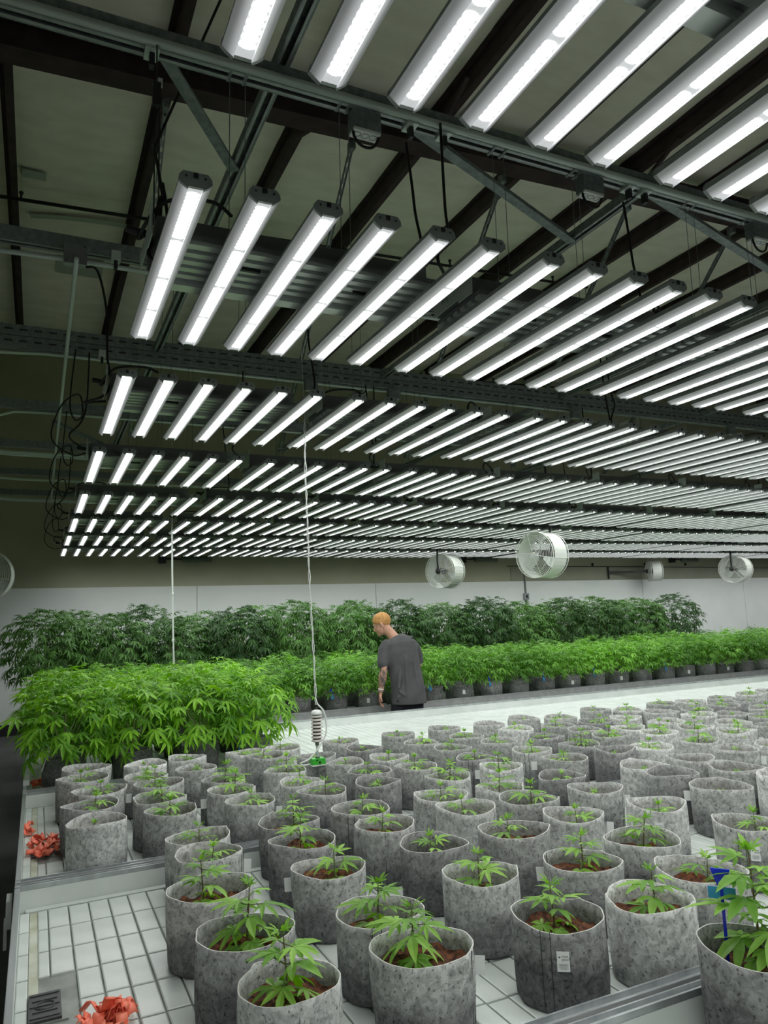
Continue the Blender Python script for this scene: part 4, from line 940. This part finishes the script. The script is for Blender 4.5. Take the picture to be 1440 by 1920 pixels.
# ================================================================ FANS
def fan(loc, az, dia, depth, lab, tilt=0, mount='up', name='circulation_fan', blades=3):
    """axis of the drum along local +y (front at +y)"""
    t = empty(name, loc, az, label=lab, cat='fan'); t.rotation_euler = (tilt, 0, az)
    R = dia/2; RX = Matrix.Rotation(-PI/2, 3, 'X')
    for nm, y in (('front_grille', depth/2), ('rear_grille', -depth/2)):
        g = G()
        for k in range(13): g.ring(R*(.10+.90*k/12), .0024 if k < 12 else .006, (0, y+(1 if y > 0 else -1)*.03*(1-(k/12)**2), 0), RX, 36, 4)
        for k in range(6):
            a = k*PI/3+.2; d = Vector((math.cos(a), 0, math.sin(a)))
            g.tube([Vector((0, y+(.03 if y > 0 else -.03), 0))+d*R*.05, Vector((0, y, 0))+d*R], .0045, 4)
        g.build(nm, MT['fan_w'], t)
    g = G().lathe([(R*.985, -depth*.38), (R*1.0, -depth*.38), (R*1.0, depth*.38), (R*.985, depth*.38)], 36, R=RX)
    g.build('drum', MT['fan_w'], t, smooth=False)
    g = G()
    for k in range(6):
        a = k*PI/3+.2; d = Vector((math.cos(a), 0, math.sin(a)))*R; g.tube([d+Vector((0, -depth/2, 0)), d+Vector((0, depth/2, 0))], .005, 4)
    g.build('drum_rods', MT['fan_w'], t)
    G().lathe([(.001, -depth/2-.06), (.05, -depth/2-.055), (.06, -depth/2), (.06, -depth*.05), (.045, .02), (.001, .03)], 16, R=RX).build('motor', MT['black2'], t, smooth=True)
    for k in range(blades):
        a = k*2*PI/blades+.5; g = G()
        V = [];
        for rr, w_, tw in ((.06, .05, .7), (.14, .10, .55), (R*.65, .14, .42), (R*.92, .12, .35)):
            for s in (-1, 1):
                q = Vector((rr, .03+s*w_/2*math.sin(tw), s*w_/2*math.cos(tw))); V.append(Matrix.Rotation(a, 3, 'Y') @ q)
        g.add(V, [(2*i_, 2*i_+1, 2*i_+3, 2*i_+2) for i_ in range(3)]); g.build('blade', MT['fin'], t)
    if mount == 'up':
        up = t.matrix_basis.to_3x3().inverted() @ Vector((0, 0, 1))
        g = G().tube([Vector((0, -depth/2-.03, .05)), Vector((0, -depth/2-.05, .16)), Vector((0, -depth/2-.03, .16))+up*(R)], .016, 6).box(Vector((0, -depth/2-.03, .16))+up*R, (.09, .07, .07))
        g.tube(smoothpath([Vector((0, -depth/2-.04, 0)), Vector((.05, -depth/2-.1, .15)), Vector((.03, -depth/2-.06, .3)), Vector((0, -depth/2-.03, .2+R))]), .005, 5)
        g.tube([Vector((0, -depth/2-.03, .16))+up*R, Vector((0, -depth/2-.03, .16))+up*(3.76-loc[2]-.16)], .012, 6)
        g.build('hanger_arm', MT['black2'], t)
        yb = t.matrix_basis.to_3x3().inverted() @ Vector((0, .9, 0)); cpt = Vector((0, -depth/2-.03, .16))+up*(3.775-loc[2]-.16)
        G().bar(cpt-yb, cpt+yb, .04, .04, up=up).build('mounting_bar', MT['galv'], t)
    else:
        g = G().bar((0, -depth/2, 0), (0, -depth/2-mount, 0), .06, .06).box((0, -depth/2-mount, 0), (.16, .02, .30)); g.build('wall_arm', MT['black2'], t)
    return t
fan((6.2, 8.06, 2.475), 1.84, .62, .34, 'largest white wire-cage fan, hanging near the middle over the long bench')
fan((6.72, 11.6, 2.505), -1.15, .62, .36, 'white cage fan with black motor, left of the largest fan')
fan((14.3, 11.6, 2.51), -1.27, .62, .36, 'white cage fan with black motor at the right edge near the back wall')
fan((13.68, 13.42, 2.60), PI+1.09, .50, .28, 'smaller dusty white fan mounted on the back wall', mount=.98)
fan((-.62, 10.6, 2.42), PI-.15, .66, .2, 'round white fan cut off by the left edge of the picture')
for k, x in enumerate((2.64, 9.07, 15.37)):
    t = empty('strip_lamp', (x, Y1-.08, 2.92), label='unlit tubular strip lamp on the back wall, %s' % ['at left', 'in the middle', 'at right'][k], cat='lamp', group='unlit wall lamps')
    G().tube([(-.24, 0, 0), (.32, 0, 0)], .055, 10).build('tube_cover', mat('dim_green_cover', (.10, .14, .10), .4) if k == 0 else bpy.data.materials['dim_green_cover'], t, smooth=True)
    G().tube([(-.24, 0, 0), (-.52, 0, 0)], .018, 6).build('stem', MT['black2'], t); G().box((-.58, 0, -.01), (.12, .12, .14)).build('junction_box', MT['black2'], t)
    G().box((0, .04, 0), (.05, .08, .05)).build('wall_clip', MT['black2'], t)
t = empty('outlet_conduit', (10.16, Y1-.035, 1.3), label='grey conduit with switch box running up the back wall below the largest fan', cat='conduit')
G().tube([(0, 0, 0), (0, 0, 1.35)], .018, 6).build('pipe', MT['driver'], t); G().box((0, -.01, .77), (.13, .07, .15)).build('switch_box', MT['alu_dull'], t); G().box((0, -.046, .77), (.05, .012, .07)).build('switch', MT['black2'], t)
G().tube([(0, 0, 1.30), (0, 0, 1.45)], .028, 6).build('coupling', MT['black2'], t)
# ================================================================ PERSON IN THE AISLE
def remesh(g, voxel, name, mats, sm=2, pick=None, parent=None):
    me = g.mesh('tmp', mats[0]); o = bpy.data.objects.new('tmp', me); COL.objects.link(o)
    m = o.modifiers.new('r', 'REMESH'); m.mode = 'VOXEL'; m.voxel_size = voxel; m.use_smooth_shade = True
    s = o.modifiers.new('s', 'SMOOTH'); s.iterations = sm; s.factor = .5
    dg = bpy.context.evaluated_depsgraph_get(); dg.update()
    r = bpy.data.meshes.new_from_object(o.evaluated_get(dg)); bpy.data.objects.remove(o); r.name = name
    r.materials.clear()
    for x in mats: r.materials.append(x)
    r.polygons.foreach_set('use_smooth', [True]*len(r.polygons))
    if pick:
        mi = [pick(p.center) for p in r.polygons]; r.polygons.foreach_set('material_index', mi)
    return link(name, r, parent)
def limb(g, pts, rad, n=12):
    g.tube(pts, rad, n)
    g.blob(pts[0], rad[0] if not isinstance(rad[0], (tuple, list)) else min(rad[0]), n=10, m=6); g.blob(pts[-1], rad[-1] if not isinstance(rad[-1], (tuple, list)) else min(rad[-1]), n=10, m=6)
SKIN = noisy('skin', (.52, .27, .18), (.62, .34, .24), 9, .55, 4)
TATT = noisy('tattooed_skin', (.10, .085, .08), (.52, .29, .21), 16, .55, 6, (1, 1, .7), lo=.44, hi=.56)
SHIRT = noisy('charcoal_jersey', (.060, .060, .064), (.088, .088, .093), 7, .9, 5, bump=.25, bscale=14)
PANTS = noisy('navy_black_cloth', (.010, .011, .016), (.018, .019, .026), 8, .9, 4)
HAIR = noisy('ginger_hair', (.42, .20, .06), (.62, .34, .12), 40, .8, 4)
MX, MY = 3.54, 7.10
man = empty('person', (MX, MY, 0), label='person in charcoal t-shirt with tattooed arm, short ginger hair, back turned, standing in the aisle', cat='person')
man.rotation_euler = (0, 0, 0)
g = G()
HC = Vector((-.150, .165, 1.640))
# torso and neck
g.tube([(.03, -.01, .86), (.03, -.015, .98), (.02, .0, 1.10), (.0, .015, 1.24), (-.015, .035, 1.36), (-.02, .055, 1.44), (-.025, .07, 1.49)],
       [(.155, .105), (.15, .10), (.140, .095), (.155, .105), (.165, .105), (.15, .085), (.08, .06)], 20, px0=(1, 0, 0))
limb(g, [(-.03, .07, 1.46), (-.075, .105, 1.535), (-.115, .13, 1.59)], [.062, .055, .055])
# skull, jaw, face (face looks down to the left)
FR = Matrix.Rotation(1.05, 3, 'Z') @ Matrix.Rotation(-.45, 3, 'X')       # local +y = face
def fp(x, y, z): return HC+FR @ Vector((x, y, z))
g.blob(fp(0, -.012, .035), (.074, .096, .088), FR, 18, 12)
g.blob(fp(0, .028, -.035), (.058, .065, .075), FR, 14, 10)
g.blob(fp(0, .070, -.085), (.028, .024, .022), FR, 10, 6)
g.tube([fp(0, .082, .02), fp(0, .104, -.022), fp(0, .092, -.036)], [.008, .013, .010], 8)
g.tube([fp(-.038, .074, .028), fp(0, .088, .030), fp(.038, .074, .028)], [.008, .010, .008], 8)
g.blob(fp(0, .090, -.055), (.024, .008, .006), FR, 8, 6); g.blob(fp(0, .087, -.066), (.020, .008, .006), FR, 8, 6)
for s in (-1, 1):
    g.blob(fp(s*.080, -.002, -.008), (.010, .018, .032), FR @ Matrix.Rotation(s*.25, 3, 'Z'), 10, 8)
    g.blob(fp(s*.079, -.006, -.006), (.006, .010, .020), FR, 8, 6)
# arms
AL = [(-.178, .045, 1.418), (-.222, .0, 1.30), (-.232, -.02, 1.19), (-.245, .0, 1.07), (-.262, .02, .945)]
limb(g, AL, [.052, .046, .040, .040, .026])
g.tube([(-.232, -.02, 1.17), (-.243, -.005, 1.11), (-.256, .012, 1.0)], [.036, .045, .032], 12)
AR = [(.158, .085, 1.418), (.215, .10, 1.32), (.235, .10, 1.20), (.20, .22, 1.10), (.13, .33, 1.06)]
limb(g, AR, [.052, .046, .042, .037, .026])
# hands
def hand(wr, d, side, curl=.5, palm_n=None):
    wr = Vector(wr); d = Vector(d).normalized(); side = Vector(side); side = (side-d*side.dot(d)).normalized(); nn = d.cross(side)
    g.tube([wr, wr+d*.03, wr+d*.085], [(.026, .018), (.038, .017), (.040, .014)], 12, px0=tuple(side))
    Rm = Matrix((side, d, nn)).transposed()
    g.blob(wr+d*.055, (.040, .05, .016), Rm, 12, 8)
    for k, (o, ln) in enumerate(((-.030, .066), (-.010, .078), (.010, .074), (.029, .058))):
        b = wr+d*.088+side*o; c = curl*(1+.12*k)
        p1 = b+d*ln*.45*math.cos(c*.5)+nn*ln*.45*math.sin(c*.5); p2 = p1+d*ln*.32*math.cos(c*1.2)+nn*ln*.32*math.sin(c*1.2); p3 = p2+d*ln*.25*math.cos(c*1.8)+nn*ln*.25*math.sin(c*1.8)
        g.tube([b-d*.02, b, p1, p2, p3], [.0095, .0095, .0088, .0080, .0068], 8)
    b = wr+d*.028-side*.034; g.tube([b+side*.012, b, b+d*.030-side*.018+nn*.008, b+d*.058-side*.020+nn*.018], [.013, .012, .0105, .008], 8)
hand((-.264, .022, .935), (-.04, .10, -1), (.35, .94, 0), .55)
hand((.125, .335, 1.058), (-.3, .8, -.15), (.9, .3, .1), .7)
# legs inside the trousers
for s in (-1, 1): limb(g, [(.03+s*.09, -.01, .90), (.02+s*.10, .0, .50), (.02+s*.11, -.01, .10)], [.085, .058, .042])
body = remesh(g, .0062, 'body', [SKIN, TATT], 2, lambda c: 1 if (c.x < -.17 and c.z < 1.27 and c.z > .97) else 0, man)
# eyes and brows
for s in (-1, 1):
    G().blob(fp(s*.030, .079, .008), (.011, .008, .007), FR, 10, 6).build('eye', mat('eye_white', (.75, .74, .72), .3) if s < 0 else bpy.data.materials['eye_white'], man, True)
    G().tube([fp(s*.018, .090, .026), fp(s*.045, .078, .026)], .004, 5).build('eyebrow', HAIR, man, True)
# hair cap: close cropped, tapering to the nape
g = G(); V = []; F = []; na, nb = 28, 12
for j in range(nb+1):
    ph = j/nb
    for i in range(na):
        th = 2*PI*i/na; lim = 1.22+1.38*(.5-.5*math.sin(th))**.8   # lower at the back (-y)
        p = ph*lim
        V.append(fp(.0785*math.sin(p)*math.cos(th), -.012+.1015*math.sin(p)*math.sin(th), .037+.0945*math.cos(p)))
for j in range(nb):
    for i in range(na): F.append((j*na+i, (j+1)*na+i, (j+1)*na+(i+1) % na, j*na+(i+1) % na))
g.add(V, F); h = g.build('hair', HAIR, man, True); md = h.modifiers.new('s', 'SOLIDIFY'); md.thickness = .006; md.offset = -1
# t-shirt
g = G()
g.tube([(.045, -.02, .805), (.045, -.02, .87), (.04, -.02, .97), (.03, -.01, 1.08), (.01, .005, 1.22), (-.01, .025, 1.34), (-.018, .045, 1.42), (-.022, .062, 1.475), (-.032, .075, 1.505)],
       [(.198, .145), (.195, .142), (.188, .135), (.182, .128), (.188, .128), (.200, .128), (.200, .118), (.150, .090), (.075, .066)], 28, px0=(1, 0, 0))
limb(g, [(-.165, .047, 1.425), (-.203, .03, 1.37), (-.228, .005, 1.28), (-.236, -.005, 1.235)], [.060, .064, .063, .062])
limb(g, [(.148, .085, 1.425), (.198, .09, 1.375), (.228, .10, 1.30), (.238, .10, 1.245)], [.060, .064, .062, .060])
# folds
for a, b, r_ in (((-.09, -.115, 1.18), (-.13, -.14, .98), .022), ((-.12, -.12, .95), (.0, -.145, .87), .018), ((.06, -.13, 1.25), (.10, -.145, .88), .018), ((.13, -.11, 1.10), (.16, -.12, .88), .02), ((-.02, -.12, 1.30), (-.04, -.15, .90), .016), ((-.1, -.11, .93), (-.13, -.10, .85), .018)):
    g.tube([a, ((Vector(a)+Vector(b))/2), b], [r_*.4, r_, r_*.5], 8)
remesh(g, .008, 't_shirt', [SHIRT], 4, None, man)
# trousers and shoes
g = G(); g.tube([(.035, -.01, .95), (.035, -.01, .84), (.03, -.01, .76)], [(.172, .118), (.170, .116), (.16, .112)], 20, px0=(1, 0, 0))
for s in (-1, 1): limb(g, [(.03+s*.085, -.01, .80), (.02+s*.10, .0, .48), (.02+s*.11, -.01, .12)], [.098, .080, .070])
remesh(g, .010, 'trousers', [PANTS], 3, None, man)
for s in (-1, 1):
    g = G(); x = .02+s*.11
    g.tube([(x, -.09, .04), (x, -.02, .05), (x, .08, .045), (x, .16, .032)], [(.038, .038), (.044, .048), (.046, .04), (.034, .026)], 12, px0=(1, 0, 0)); g.box((x, .035, .008), (.09, .27, .016), mi=1)
    g.build('shoe', [MT['black2'], MT['driver']], man, True)
G().ring(.029, .005, (-.2585, .016, .972), Matrix.Rotation(.14, 3, 'Y'), 16, 6).build('wristband', MT['white_p'], man, True)
G().ring(.0285, .006, (-.2615, .019, .950), Matrix.Rotation(.14, 3, 'Y'), 16, 6).build('watch', MT['driver'], man, True)
g = G(); g.tube(smoothpath([(.02, .03, 1.515), (.05, .02, 1.512), (.08, .035, 1.505), (.11, .03, 1.495), (.15, .05, 1.475)]), .009, 6)
g.tube(smoothpath([(.03, .06, 1.52), (.07, .07, 1.52), (.10, .05, 1.50), (.12, .08, 1.49)]), .008, 6); g.blob((.125, .02, 1.487), (.028, .022, .02), n=10, m=6)
g.build('shoulder_strap', MT['black2'], man, True)
